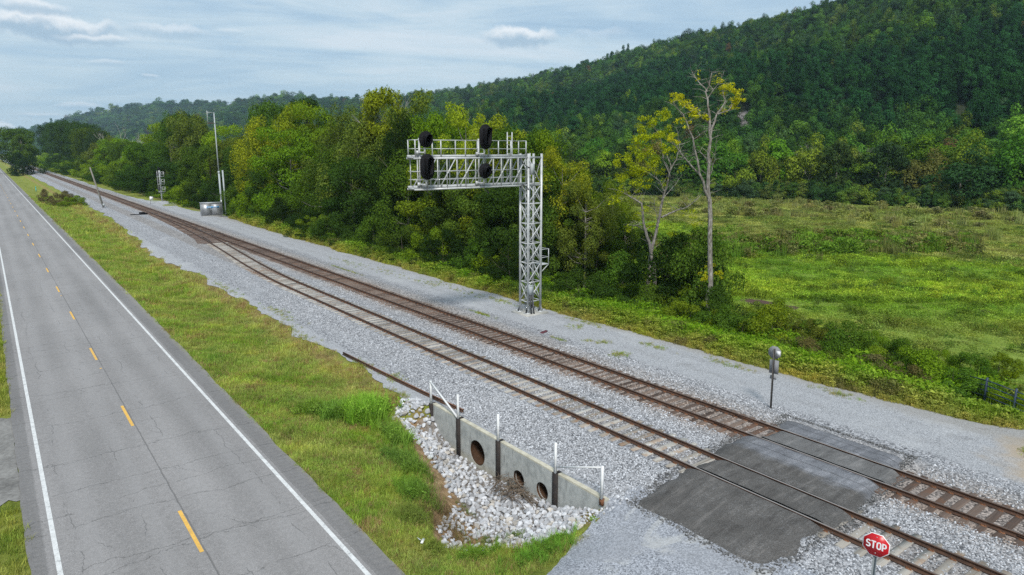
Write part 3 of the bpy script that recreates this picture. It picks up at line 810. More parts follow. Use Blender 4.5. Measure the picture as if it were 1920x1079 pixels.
    # earth packed round the pipe behind the wall keeps daylight out
# dead sticks caught at the pipe mouth
M_stick = mat('dead_wood', rust_fn((.09, .065, .045), (.22, .17, .125), 6))
g = random.Random(4); sb = MB()
for k in range(110):
    c = Vector((15.35 + g.uniform(-.5, .35), 20.0 + g.gauss(0, .55), -1.42 + abs(g.gauss(0, .16)))); a_ = g.uniform(0, 6.28); L = g.uniform(.2, .6)
    d = Vector((math.cos(a_) * L, math.sin(a_) * L, g.uniform(-.12, .22)))
    sb.tube([c - d, c + Vector((g.uniform(-.05, .05), g.uniform(-.05, .05), g.uniform(0, .08))), c + d], [.013, .010, .005], 5)
for k in range(18):
    c = Vector((15.45 + g.uniform(-.2, .2), 18.9 + g.uniform(-.7, .7), -1.35 + g.uniform(0, .1))); sb.tube([c, c + Vector((g.uniform(-.2, .2), -g.uniform(.4, 1.0), -.02))], [.018, .008], 5)
o = sb.build('driftwood_debris', M_stick); tag(o, 'tangle of dead sticks and roots washed up against the pipe opening', 'debris', kind='stuff')

# ------------------------------------------------------------------ signal gantry
def galv_fn(n, b):
    p = n.pos(); f = n.noise(1.7, p, 5, .65)
    n.l.new(n.ramp(f, [(.32, (.33, .345, .35)), (.5, (.50, .515, .52)), (.68, (.64, .65, .655))]), b.inputs['Base Color'])
    b.inputs['Roughness'].default_value = .5; b.inputs['Metallic'].default_value = .25
M_galv = mat('galvanised_steel', galv_fn)
def grate_fn(n, b):
    p = n.pos(); f = n.noise(2, p, 3)
    n.l.new(n.ramp(f, [(.3, (.36, .38, .39)), (.7, (.52, .54, .55))]), b.inputs['Base Color']); b.inputs['Roughness'].default_value = .6
M_grate = mat('steel_grating', grate_fn)
M_padc = mat('pad_concrete', rust_fn((.30, .29, .26), (.46, .45, .42), 3))
ga = thing('signal_gantry', 'tall galvanised lattice signal mast with a cantilever walkway reaching over both tracks', 'signal gantry', (31.05, 38.35, .2))
gx0, gx1, gy0, gy1 = -.60, .60, -.45, .45     # tower legs about the base
T, B = 11.35, 9.42                             # chord heights above the base
for (x, y) in ((gx0, gy0), (gx1, gy0), (gx0, gy1), (gx1, gy1)):
    l = MB().tube([(x, y, .18), (x, y, 11.62)], .088, 12).build('tower_leg', M_galv, ga, True)
    bp = MB().box(x - .24, x + .24, y - .24, y + .24, .10, .135)
    for s1 in (-1, 1):
        for s2 in (-1, 1):
            bp.tube([(x + s1 * .19, y + s2 * .19, .02), (x + s1 * .19, y + s2 * .19, .24)], .02, 6)
            bp.add([(x + s1 * .07, y, .135), (x + s1 * .23, y, .135), (x + s1 * .07, y, .60), (x + s1 * .07, y + .012, .135), (x + s1 * .23, y + .012, .135), (x + s1 * .07, y + .012, .60)],
                   [(0, 1, 2), (3, 5, 4), (0, 3, 4, 1), (1, 4, 5, 2), (2, 5, 3, 0)])
        bp.add([(x, y + s1 * .07, .135), (x, y + s1 * .23, .135), (x, y + s1 * .07, .60), (x + .012, y + s1 * .07, .135), (x + .012, y + s1 * .23, .135), (x + .012, y + s1 * .07, .60)],
               [(0, 1, 2), (3, 5, 4), (0, 3, 4, 1), (1, 4, 5, 2), (2, 5, 3, 0)])
    bp.build('base_plate', M_galv, ga)
br = MB(); lev = [.95 + i * 1.43 for i in range(7)]   # brace panels
for i, z in enumerate(lev):
    for (p, q) in (((gx0, gy0), (gx1, gy0)), ((gx0, gy1), (gx1, gy1)), ((gx0, gy0), (gx0, gy1)), ((gx1, gy0), (gx1, gy1))):
        br.tube([(*p, z), (*q, z)], .036, 8)
        if i < 6:
            z2 = lev[i + 1]
            br.tube([(*p, z + .05), (*q, z2 - .05)], .036, 8); br.tube([(*q, z + .05), (*p, z2 - .05)], .036, 8)
br.build('tower_brace', M_galv, ga, True)
br = MB()
for (y) in (gy0, gy1):
    br.tube([(gx0, y, T), (gx1, y, B)], .036, 8)
    for z in (T, B): br.tube([(gx0, y, z), (gx1 + .12, y, z)], .05, 8)
br.tube([(gx1, gy0, T), (gx1, gy1, B)], .036, 8)
br.build('tower_brace', M_galv, ga, True)
XL = -9.75    # free end of the arm
for y in (gy0, gy1):
    for z in (T, B):
        MB().tube([(XL, y, z), (gx1, y, z)], .062, 12).build('chord', M_galv, ga, True)
lat = MB()
npan = 6; xs_ = [XL + .25 + i * ((gx0 - XL - .35) / npan) for i in range(npan + 1)]
for y in (gy0, gy1):
    for i, x in enumerate(xs_):
        lat.tube([(x, y, B), (x, y, T)], .036, 8)
        if i < npan and i > 0 or i == 0: 
            if i < npan: lat.tube([(x + .1, y, B), (xs_[i + 1] - .1, y, T)], .042, 8)
for x in xs_:
    for z in (T, B): lat.tube([(x, gy0, z), (x, gy1, z)], .034, 8)
lat.build('truss_web', M_galv, ga, True)
def walkway(z, x0, x1):
    m_ = MB().box(x0, x1, gy0 + .07, gy1 - .07, z - .03, z)
    for k in range(int((x1 - x0) / .5)): m_.box(x0 + k * .5, x0 + k * .5 + .05, gy0 + .05, gy1 - .05, z - .07, z - .03)
    m_.box(x0, x1, gy0 + .045, gy0 + .065, z - .03, z + .11); m_.box(x0, x1, gy1 - .065, gy1 - .045, z - .03, z + .11)
    return m_.build('walkway', M_grate, ga)
walkway(T + .10, XL, gx0 - .1); walkway(B + .10, XL, gx0 - .1)
hr = MB()
for y, (x0, x1) in ((gy0 - .0, (XL + .12, gx0 - 1.55)), (gy1 + .0, (XL + .12, gx0 - .18))):
    for z in (T + .60, T + 1.14): hr.tube([(x0, y, z), (x1, y, z)], .024, 6)
    n_ = max(2, int((x1 - x0) / 1.55)); 
    for i in range(n_ + 1): x = x0 + (x1 - x0) * i / n_; hr.bar((x, y, T + .05), (x, y, T + 1.14), .06)
for x in (XL + .12,):
    for z in (T + .60, T + 1.14, B + .6, B + 1.12): hr.tube([(x, gy0, z), (x, gy1, z)], .024, 6)
for z in (T + .60, T + 1.14): hr.tube([(gx0 - .18, gy0 + .05, z), (gx0 - .18, gy1, z)], .024, 6)
hr.bar((gx0 - .18, gy0 + .05, T + .05), (gx0 - .18, gy0 + .05, T + 1.14), .06)
hr.build('handrail', M_galv, ga)
hr = MB()
for y in (gy0 - .03, gy1 + .03):
    for z in (B + .6, B + 1.12): hr.tube([(XL + .12, y, z), (gx0, y, z)], .022, 6)
    for i in range(7): x = XL + .95 + i * 1.45; hr.bar((x, y, B), (x, y, T), .05)
hr.build('handrail', M_galv, ga)
def ladder(x, y, z0, z1, w_=.42, ax='x', name='ladder', par=None):
    l = MB(); dx_, dy_ = (w_ / 2, 0) if ax == 'x' else (0, w_ / 2)
    l.bar((x - dx_, y - dy_, z0), (x - dx_, y - dy_, z1), .055); l.bar((x + dx_, y + dy_, z0), (x + dx_, y + dy_, z1), .055)
    z = z0 + .2
    while z < z1: l.tube([(x - dx_, y - dy_, z), (x + dx_, y + dy_, z)], .018, 6); z += .3
    return l.build(name, M_galv, par or ga)
ladder(-1.42, gy1 + .20, B - .1, T + 1.75)
ladder(.30, gy1 + .28, .4, T + .3, .40)
# rest platform part way up the tower
rp = MB().box(gx1 + .1, gx1 + .85, gy0 + .05, gy1 + .25, 3.55, 3.60)
rp.build('platform', M_grate, ga)
rp = MB()
for (x, y) in ((gx1 + .82, gy0 + .08), (gx1 + .82, gy1 + .22)): rp.bar((x, y, 3.55), (x, y, 4.72), .05); rp.bar((x, y, 3.55), (gx1, y, 2.95), .05)
for z in (4.1, 4.70): rp.tube([(gx1, gy0 + .08, z), (gx1 + .82, gy0 + .08, z), (gx1 + .82, gy1 + .22, z), (gx1, gy1 + .22, z)], .022, 6)
rp.build('handrail', M_galv, ga)
MB().box(-1.05, 1.0, -.95, .95, -.55, .10, .03).build('foundation', M_padc, ga)
M_boxg = mat('grey_enclosure', None, (.40, .43, .44), .5)
MB().box(-.68, -.34, -.80, -.54, 1.55, 2.22, .02).box(-.70, -.32, -.815, -.79, 2.18, 2.24).build('junction_box', M_boxg, ga)
M_conduit = mat('dark_conduit', None, (.055, .055, .06), .55)
MB().tube([(-.60, -.72, 1.55), (-.58, -.75, .7), (-.50, -.82, -.1)], .055, 8).tube([(-.44, -.72, 1.55), (-.38, -.78, .7), (-.28, -.86, -.1)], .055, 8).build('conduit', M_conduit, ga, True)
MB().box(gx0 + .05, gx0 + .35, gy0 - .28, gy0 - .09, B + .75, B + 1.5, .02).build('junction_box', M_boxg, ga)
def signal_head(x, zc, tall):
    """black signal head facing the oncoming trains, on a bracket in front of the truss"""
    y = gy0 - .62
    h2 = .80 if tall else .50; r = .50
    prof = []
    for k in range(25):
        t = math.pi * k / 24; prof.append((r * math.cos(t), (h2 - r) + r * math.sin(t)))
    for k in range(25):
        t = math.pi + math.pi * k / 24; prof.append((r * math.cos(t), -(h2 - r) + r * math.sin(t)))
    sg = MB().prism([(x + a_, zc + b_) for a_, b_ in prof], 1, y, y + .02).build('signal_head', M_black, ga)
    # lamp box with deep hood
    hs = (-.42, 0.0, .42) if tall else (0.0,)
    hd = MB()
    hood = []
    w2 = .21
    top_ = (h2 - .26) if tall else .24; bot = -(h2 - .34) if tall else -.20
    for k in range(13): t = math.pi * k / 12; hood.append((w2 * math.cos(t), top_ - w2 * .4 + w2 * math.sin(t) * .6))
    outer = [(x + a_, zc + b_) for a_, b_ in hood] + [(x - w2, zc + bot), (x + w2, zc + bot)]
    n_ = len(outer); ya, yb = y - .002, y - .52
    V = [(a_, ya, b_) for a_, b_ in outer] + [(a_, yb + (.22 * max(0, (zc + top_ - b_)) / (top_ - bot)), b_) for a_, b_ in outer]
    inner = [(x + (a_ - x) * .93, zc + (b_ - zc) * .96) for a_, b_ in outer]
    V += [(a_, ya, b_) for a_, b_ in inner] + [(a_, yb + .001 + (.22 * max(0, (zc + top_ - b_)) / (top_ - bot)), b_) for a_, b_ in inner]
    F = []
    for i in range(n_ - 2): 
        F.append((i, i + 1, i + 1 + n_, i + n_)); F.append((i + 2 * n_, i + 3 * n_, i + 1 + 3 * n_, i + 1 + 2 * n_)); F.append((i + n_, i + 1 + n_, i + 1 + 3 * n_, i + 3 * n_))
    i = n_ - 2
    for i in (n_ - 2, n_ - 1):
        j = (i + 1) % n_
        F.append((i, j, j + n_, i + n_)); F.append((i + 2 * n_, i + 3 * n_, j + 3 * n_, j + 2 * n_)); F.append((i + n_, j + n_, j + 3 * n_, i + 3 * n_))
    hd.add(V, F)
    hd.build('hood', M_black, sg)
    le = MB()
    for hz_ in hs: le.tube([(x, y - .03, zc + hz_ * .8), (x, y - .004, zc + hz_ * .8)], .10, 14)
    le.build('lens', M_lens, sg)
    MB().box(x - .2, x + .2, y + .02, y + .30, zc - h2 * .72, zc + h2 * .62, .04).build('housing', M_black, sg)
    br = MB().tube([(x, y + .18, zc - h2 * .7), (x, y + .18, zc - h2 - .42)], .06, 8).tube([(x, y + .18, zc - h2 - .30), (x - .28, gy0, zc - h2 - .30)], .05, 8)
    br.box(x - .38, x - .20, gy0 - .12, gy0 + .02, zc - h2 - .42, zc - h2 - .18)
    br.build('bracket', M_galv, sg)
    bk = MB().tube([(x + .02, y + .18, zc - h2 - .40), (x + .04, y + .15, zc - h2 - .75), (x + .35, y + .12, zc - h2 - 1.0), (x + .62, gy0, zc - h2 - .82)], .022, 6)
    bk.build('cable', M_conduit, sg)
M_lens = mat('dark_lens', None, (.02, .022, .025), .15)
signal_head(21.85 - 31.05, 12.72 - .2, False); signal_head(21.90 - 31.05, 11.05 - .2, True)
signal_head(26.35 - 31.05, 12.92 - .2, True); signal_head(26.30 - 31.05, 10.72 - .2, False)
for x in (-9.05, -4.55):     # tall mounting posts of the heads
    MB().bar((x - .28 + .0, gy0 + .02, B), (x - .28, gy0 + .02, T + 1.25), .09).build('mounting_post', M_galv, ga)
cb = MB()
cb.tube([(gx0 - .75, gy0 - .05, T), (gx0 - .55, gy0 - .08, T - .35), (gx0 - .2, gy0 - .1, T - .62), (gx0 + .05, gy0 - .1, T - .7)], .028, 6)
cb.tube([(gx0 - .8, gy0 - .05, B - .05), (gx0 - .55, gy0 - .1, B + .08), (gx0 - .15, gy0 - .1, B - .15), (gx0 - .02, gy0 - .1, B - .3)], .028, 6)
cb.build('cable', M_conduit, ga)

# ------------------------------------------------------------------ stop signs
def letter_stroke(mb, pts, wd, x, y0, z0, s, closed=False):
    """flat strokes in the (y, z) plane facing -x; letters read towards -y"""
    n = len(pts); P = [Vector((p[0], p[1])) for p in pts]
    L = []; Rr = []
    for i in range(n):
        a_ = P[(i - 1) % n] if (closed or i > 0) else P[i]; b_ = P[(i + 1) % n] if (closed or i < n - 1) else P[i]
        d = (b_ - a_).normalized(); nn = Vector((-d.y, d.x)) * wd / 2
        L.append(P[i] + nn); Rr.append(P[i] - nn)
    V = []
    for q in L + Rr: V.append((x, y0 - q.x * s, z0 + q.y * s))
    m_ = n if closed else n - 1
    F = [(i, (i + 1) % n, n + (i + 1) % n, n + i) for i in range(m_)]
    mb.add(V, F)
def arc(cx_, cy_, rx, ry, a0, a1, n=10): return [(cx_ + rx * math.cos(R(a0 + (a1 - a0) * i / n)), cy_ + ry * math.sin(R(a0 + (a1 - a0) * i / n))) for i in range(n + 1)]
M_red = mat('red_sign_sheeting', None, (.52, .004, .010), .35, spec=.5)
M_signwhite = mat('white_sign_sheeting', None, (.80, .80, .80), .4)
M_alu = mat('bare_aluminium_sign_back', rust_fn((.20, .205, .215), (.29, .295, .31), 3, .8), spec=.1)
M_ugreen = mat('galvanised_channel_post', rust_fn((.16, .18, .19), (.26, .29, .30), 5, .6))
M_brownpost = mat('weathered_channel_post', rust_fn((.06, .055, .05), (.12, .115, .11), 5, .7))
def octo(r, c=(0, 0)): return [(c[0] + r / math.cos(R(22.5)) * math.cos(R(22.5 + 45 * k)), c[1] + r / math.cos(R(22.5)) * math.sin(R(22.5 + 45 * k))) for k in range(8)]
def upost(mb, x, y, z0, z1):
    mb.prism([(x - .03, y - .045), (x + .0, y - .045), (x + .0, y - .02), (x + .03, y - .02), (x + .03, y + .02), (x + .0, y + .02), (x + .0, y + .045), (x - .03, y + .045), (x - .03, y + .038), (x - .008, y + .038), (x - .008, y + .014), (x + .022, y + .014), (x + .022, y - .014), (x - .008, y - .014), (x - .008, y - .038), (x - .03, y - .038)], 2, z0, z1)
SX, SY, SZ = 16.1, 6.49, 2.69
ss = thing('stop_sign', 'red octagonal STOP sign with white letters on a grey post, facing the highway', 'stop sign', (SX, SY, 0))
ss.rotation_euler = (0, 0, R(10))
zc = SZ
hb = MB().prism(octo(.300, (0, zc)), 0, -.003, 0); hb.build('sign_face', M_signwhite, ss, loc=(-.004, 0, 0))
MB().prism(octo(.282, (0, zc)), 0, -.0015, 0).build('sign_face', M_red, ss, loc=(-.0075, 0, 0))
lt = MB(); s = .200; X_ = -.0112; wd = .165
def place(ch, y0):
    z0 = zc - .100
    if ch == 'S': letter_stroke(lt, arc(.26, .725, .19, .19, 20, 180, 8) + arc(.26, .70, .19, .20, 190, 262, 4)[0:] + arc(.27, .29, .19, .21, 82, 0, 5) + arc(.26, .275, .20, .19, -10, -160, 8), wd, X_, y0, z0, s)
    if ch == 'T': letter_stroke(lt, [(0, .917), (.52, .917)], wd, X_, y0, z0, s); letter_stroke(lt, [(.26, .84), (.26, 0)], wd, X_ - .0004, y0, z0, s)
    if ch == 'O': letter_stroke(lt, arc(.27, .70, .19, .22, 0, 180, 10) + arc(.27, .30, .19, .22, 180, 360, 10), wd, X_, y0, z0, s, True)
    if ch == 'P': letter_stroke(lt, [(.08, 0), (.08, 1.0)], wd, X_, y0, z0, s); letter_stroke(lt, [(.08, .917), (.27, .917)] + arc(.27, .675, .17, .242, 80, -80, 8) + [(.08, .433)], wd, X_ - .0004, y0, z0, s)
for ch, off in zip('STOP', (.225, .111, -.009, -.130)): place(ch, off)
lt.build('lettering', M_signwhite, ss)
bo = MB()
for z in (zc + .21, zc - .21): bo.tube([(-.016, 0, z), (-.009, 0, z)], .012, 8)
bo.build('bolt', M_galv, ss)
up = MB(); upost(up, .035, 0, -.3, zc + .27); up.build('post', M_ugreen, ss)

sb_ = thing('stop_sign', 'bare grey back of an octagonal sign with two plates below, beyond the main line', 'stop sign', (28.2, 16.7, 0))
sb_.rotation_euler = (0, R(-2.0), R(8))
MB().prism(octo(.30, (0, 2.86)), 0, .03, .034).build('sign_plate', M_alu, sb_)
MB().box(.03, .034, -.23, .21, 1.83, 2.50).build('sign_plate', M_alu, sb_)
MB().box(.03, .034, -.16, .16, 1.55, 1.74).build('sign_plate', M_alu, sb_)
MB().box(.026, .029, -.27, -.07, 2.74, 2.96).build('sticker', M_signwhite, sb_)
up = MB(); upost(up, 0, 0, -.3, 3.05); up.build('post', M_brownpost, sb_)

# ------------------------------------------------------------------ equipment cabinet, radio mast, far signal
def stainless_fn(n, b):
    p = n.pos(); f = n.noise(.9, p, 4); g_ = n.noise(30, n.comb(0.0, 0.0, n.math('MULTIPLY', n.xyz(p)[2], 6)), 2)
    n.l.new(n.ramp(f, [(.35, (.30, .31, .32)), (.65, (.47, .48, .49))]), b.inputs['Base Color'])
    b.inputs['Metallic'].default_value = .55; b.inputs['Roughness'].default_value = .42
M_stain = mat('brushed_aluminium_cabinet', stainless_fn)
M_bluelab = mat('blue_label', None, (.05, .26, .52), .5)
eq = thing('equipment_cabinet', 'boxy silver signalling cabinet with a blue label strip, at the foot of the radio mast', 'cabinet', (32.5, 133.6, .0))
eq.rotation_euler = (0, 0, R(-6))
MB().box(-1.75, 1.75, 0, 2.0, .12, 2.40).build('body', M_stain, eq)
MB().prism([(-.10, 2.40), (2.10, 2.40), (2.10, 2.47), (1.0, 2.56), (-.10, 2.47)], 0, -1.85, 1.85).build('roof', M_stain, eq)
dr = MB().box(-1.62, -.05, -.035, 0.0, .25, 2.28).box(.02, 1.62, -.035, 0.0, .25, 2.28); dr.build('door', M_stain, eq)
MB().box(-1.7, 1.7, -.02, 2.0, .0, .12).build('base', M_padc, eq)
MB().box(-.9, 1.25, -.045, -.037, 1.52, 1.82).build('label_strip', M_bluelab, eq)
lw = MB()
for k, x in enumerate((-.65, -.50, -.35, -.20, .25, .40, .55, .70, .85)): lw.box(x - .05, x + .05, -.050, -.0455, 1.60, 1.74)
lw.build('lettering', M_signwhite, eq)
MB().tube([(-.15, -.05, 1.15), (-.15, -.05, 1.4)], .03, 6).build('handle', M_galv, eq)
MB().tube([(1.8, .5, 2.5), (1.8, .5, 2.85)], .10, 8).build('vent_pipe', M_signwhite, eq)

M_mast = mat('grey_steel_pole', rust_fn((.34, .38, .40), (.46, .50, .52), 1, .5))
am = thing('radio_mast', 'tall slender grey radio mast with a small antenna bracket at its top', 'radio mast', (35.9, 140, 0))
MB().tube([(0, 0, -.3), (0, 0, 7.8)], .17, 10).tube([(0, 0, 7.8), (0, 0, 19.0)], .125, 10, .09).build('pole', M_mast, am, True)
MB().tube([(0, 0, 7.6), (0, 0, 8.0)], .21, 10).build('collar', M_mast, am, True)
MB().tube([(-.05, -.1, 18.9), (-1.25, -.1, 19.0)], .05, 6).tube([(-1.25, -.1, 19.3), (-1.25, -.1, 16.8)], .05, 6).build('antenna', M_galv, am)
MB().tube([(-.05, -.1, 17.0), (-1.25, -.1, 17.0)], .06, 6).build('bracket', M_plate, am)
sp2 = MB().tube([(0, 0, -.3), (0, 0, 8.2)], .15, 10).build('steel_pole', M_mast, None, True, (36.4, 139.2, 0))
tag(sp2, 'shorter plain grey steel pole standing close against the tall radio mast', 'pole')

fs = thing('signal_mast', 'distant railway signal mast with three stacked heads, ladder and small platforms on a gravel mound', 'signal mast', (31.4, 172.5, .45))
MB().tube([(0, 0, -.3), (0, 0, 7.4)], .14, 10).build('mast', M_galv, fs, True)
ladder(-.35, -.30, 1.9, 6.9, .42, 'x', 'ladder', fs)
for z in (2.2, 3.9, 5.6):
    MB().box(-.55, .85, -.25, .45, z, z + .06).build('platform', M_grate, fs)
    h_ = MB()
    for (x, y) in ((.85, -.25), (.85, .45), (.25, -.25), (.25, .45)): h_.bar((x, y, z), (x, y, z + 1.15), .06)
    for zz in (z + .6, z + 1.12): h_.tube([(.25, -.25, zz), (.85, -.25, zz), (.85, .45, zz), (.25, .45, zz)], .03, 6)
    h_.build('handrail', M_galv, fs)
    sg = MB().prism([(-.35 + .33 * math.cos(R(15 * k)), z + .75 + .5 * math.sin(R(15 * k))) for k in range(24)], 1, .30, .36).build('signal_head', M_black, fs)
    MB().box(-.5, -.2, .36, .75, z + .35, z + 1.1).build('hood', M_black, sg)
MB().tube([(0, 0, 7.2), (0, 0, 7.65)], .30, 10).build('cap', M_black, fs)
MB().bar((.8, .1, 2.2), (0, .1, 1.4), .06).build('brace', M_galv, fs)
MB().box(-.4, .4, -.4, .4, -.3, .1).build('foundation', M_padc, fs)
wsn = thing('marker_sign', 'small white square sign on a short stake left of the signal mound', 'sign', (28.7, 170.5, .0))
MB().box(-.35, .35, -.02, 0, 1.05, 1.8).build('sign_plate', M_signwhite, wsn, rot=(0, R(8), 0))
MB().bar((0, .02, -.2), (0, .02, 1.2), .07).build('post', M_brownpost, wsn)

# leaning utility pole with a stub of wire
M_wood = mat('grey_weathered_pole', rust_fn((.14, .13, .115), (.30, .28, .25), 2))
up_ = thing('utility_pole', 'bare leaning wooden utility pole on the grass between the highway and the railway', 'utility pole', (18.9, 163.5, -.45))
MB().tube([(0, 0, -.4), (-1.75, .3, 9.0)], .19, 10, .13).build('pole', M_wood, up_, True)
MB().box(-.35, .02, -.24, -.17, 1.1, 1.6).build('tag_plate', M_boxg, up_)
MB().tube([(-1.75, .3, 8.9), (-1.9, 1.5, 8.4), (-2.3, 9, 7.2), (-3.2, 20, 5.9)], .02, 5).build('wire', M_conduit, up_)
M_teal = mat('teal_plastic', None, (.04, .42, .42), .5)
mk = thing('marker_post', 'small turquoise marker post in the grass near the far bend of the verge', 'marker post', (11.6, 250, -.3))
MB().tube([(0, 0, 0), (0, 0, 1.1)], .10, 8).build('post', M_teal, mk); MB().tube([(0, 0, 1.1), (0, 0, 1.5)], .13, 8).build('cap', M_teal, mk)

# farm gate
M_gate = mat('dark_blue_gate_paint', rust_fn((.028, .045, .075), (.05, .075, .115), 3, .5))
gt = thing('farm_gate', 'dark blue tubular steel farm gate half hidden by weeds at the end of the gravel', 'gate')
P0, P1, P2 = Vector((39.75, 13.0, -.72)), Vector((38.75, 11.35, -.5)), Vector((37.85, 9.85, -.45))
dG = (P2 - P1).normalized(); P3 = P2 + dG * 1.75; P4 = P2 + dG * 3.5
gt.location = P1
HG = 1.25
def rel(v): return tuple(Vector(v) - P1)
for q in (P1, P2, P3, P4):
    MB().bar(rel(q - Vector((0, 0, .3))), rel(q + Vector((0, 0, HG + .12))), .085).build('gate_post', M_gate, gt)
for k in range(5):
    z = HG - .02 - k * .27
    MB().tube([rel(P0 + Vector((0, 0, z - .05))), rel(P1 + Vector((0, 0, z))), rel(P2 + Vector((0, 0, z))), rel(P4 + Vector((0, 0, z)))], .026, 8).build('gate_rail', M_gate, gt, True)

# raised reflectors on the centre line
M_refl = mat('yellow_reflector', None, (.75, .45, .12), .3)
for (x, y) in ((XC - .02, 35.9 + 7.2), (XC - .02, 67.5)):
    o = MB().box(-.055, .055, -.05, .05, 0, .02, .012).build('road_reflector', M_refl, loc=(x, y, .036))
    tag(o, 'small yellow raised reflector on the highway centre, ' + ('nearer of the two' if y < 50 else 'farther of the two'), 'reflector', 'raised reflectors along the centre of the highway')
# litter
M_paper = mat('white_litter', None, (.75, .75, .74), .8)
o = MB().box(-.13, .13, -.04, .04, 0, .03).add([(0, .03, .03), (.1, .16, .03), (.02, .2, .10), (-.08, .1, .09)], [(0, 1, 2, 3)]).build('paper_litter', M_paper, loc=(9.6, 17.2, float(H(9.6, 17.2)) + .12), rot=(.1, 0, .8))
tag(o, 'crumpled white scrap of paper in the grass beside the rock ditch', 'litter')
M_redlitter = mat('dark_red_rubber', None, (.10, .03, .04), .7)
o = MB().box(-.3, .25, -.12, .14, 0, .05, .02).box(.05, .4, -.2, .0, .02, .09, .02).build('scrap_debris', M_redlitter, loc=(28.3, 33.6, .12), rot=(0, 0, .5))
tag(o, 'flat dark red scrap lying on the gravel between the main line and the signal gantry', 'scrap')
o = MB().box(-.15, .15, -.1, .1, 0, .06, .02).build('scrap_debris', M_redlitter, loc=(27.3, 16.6, .15), rot=(0, 0, .2))
tag(o, 'small dark red scrap by the rail near the foot of the sign post', 'scrap')

# ------------------------------------------------------------------ foliage meshes
def tint_of(n, inst):
    if inst:
        a_ = n.new('ShaderNodeAttribute'); a_.attribute_type = 'INSTANCER'; a_.attribute_name = 'tint'
        return a_.outputs['Color']
    return n.new('ShaderNodeObjectInfo').outputs['Color']
def leaf_material(name, inst, trans=.3, vary=.55, patch=.5, warm=(1.15, 1.12, .7)):
    m = bpy.data.materials.new(name); m.use_nodes = True
    n = NT(m.node_tree); n.n.remove(n.n['Principled BSDF'])
    out = n.n['Material Output']
    t = tint_of(n, inst)
    isl = n.new('ShaderNodeNewGeometry').outputs['Random Per Island']
    pn = n.noise(patch, n.pos(), 3, .6)
    k = n.math('ADD', 1 - vary * .62, n.math('MULTIPLY', isl, vary * 1.25))
    c = n.mix(1.0, t, n.comb(k, k, k), 'MULTIPLY')
    c = n.mix(n.smooth(pn, .48, .68, 0, .6), c, n.mix(1.0, c, warm, 'MULTIPLY'))
    c = n.mix(n.smooth(pn, .46, .30, 0, .5), c, n.mix(1.0, c, (.62, .78, .85), 'MULTIPLY'))
    d = n.new('ShaderNodeBsdfDiffuse'); n.l.new(c, d.inputs['Color'])
    tr = n.new('ShaderNodeBsdfTranslucent'); n.l.new(n.mix(1.0, c, (1.25, 1.35, .7), 'MULTIPLY'), tr.inputs['Color'])
    mx = n.new('ShaderNodeMixShader'); mx.inputs[0].default_value = trans
    n.l.new(d.outputs[0], mx.inputs[1]); n.l.new(tr.outputs[0], mx.inputs[2]); n.l.new(mx.outputs[0], out.inputs['Surface'])
    return m
M_leaf = leaf_material('leaf_foliage', False, vary=.45)
M_leaf_i = leaf_material('forest_foliage', True, .2, .32, .02)
M_grass_i = leaf_material('grass_blades', True, .35, .5, .35)
def bark_fn(n, b):
    p = n.objco(); f = n.noise(3, n.vmath('MULTIPLY', p, (3, 3, .8)), 5, .7)
    n.l.new(n.ramp(f, [(.35, (.10, .085, .07)), (.5, (.22, .20, .175)), (.68, (.42, .40, .37))]), b.inputs['Base Color'])
    b.inputs['Roughness'].default_value = .95
    n.l.new(n.bump(f, .03, .7), b.inputs['Normal'])
M_bark = mat('mottled_grey_bark', bark_fn)
M_bark_dark = mat('dark_bark', rust_fn((.035, .028, .022), (.11, .09, .075), 4))
M_deadbark = mat('bleached_dead_wood', rust_fn((.24, .22, .20), (.42, .39, .36), 3))

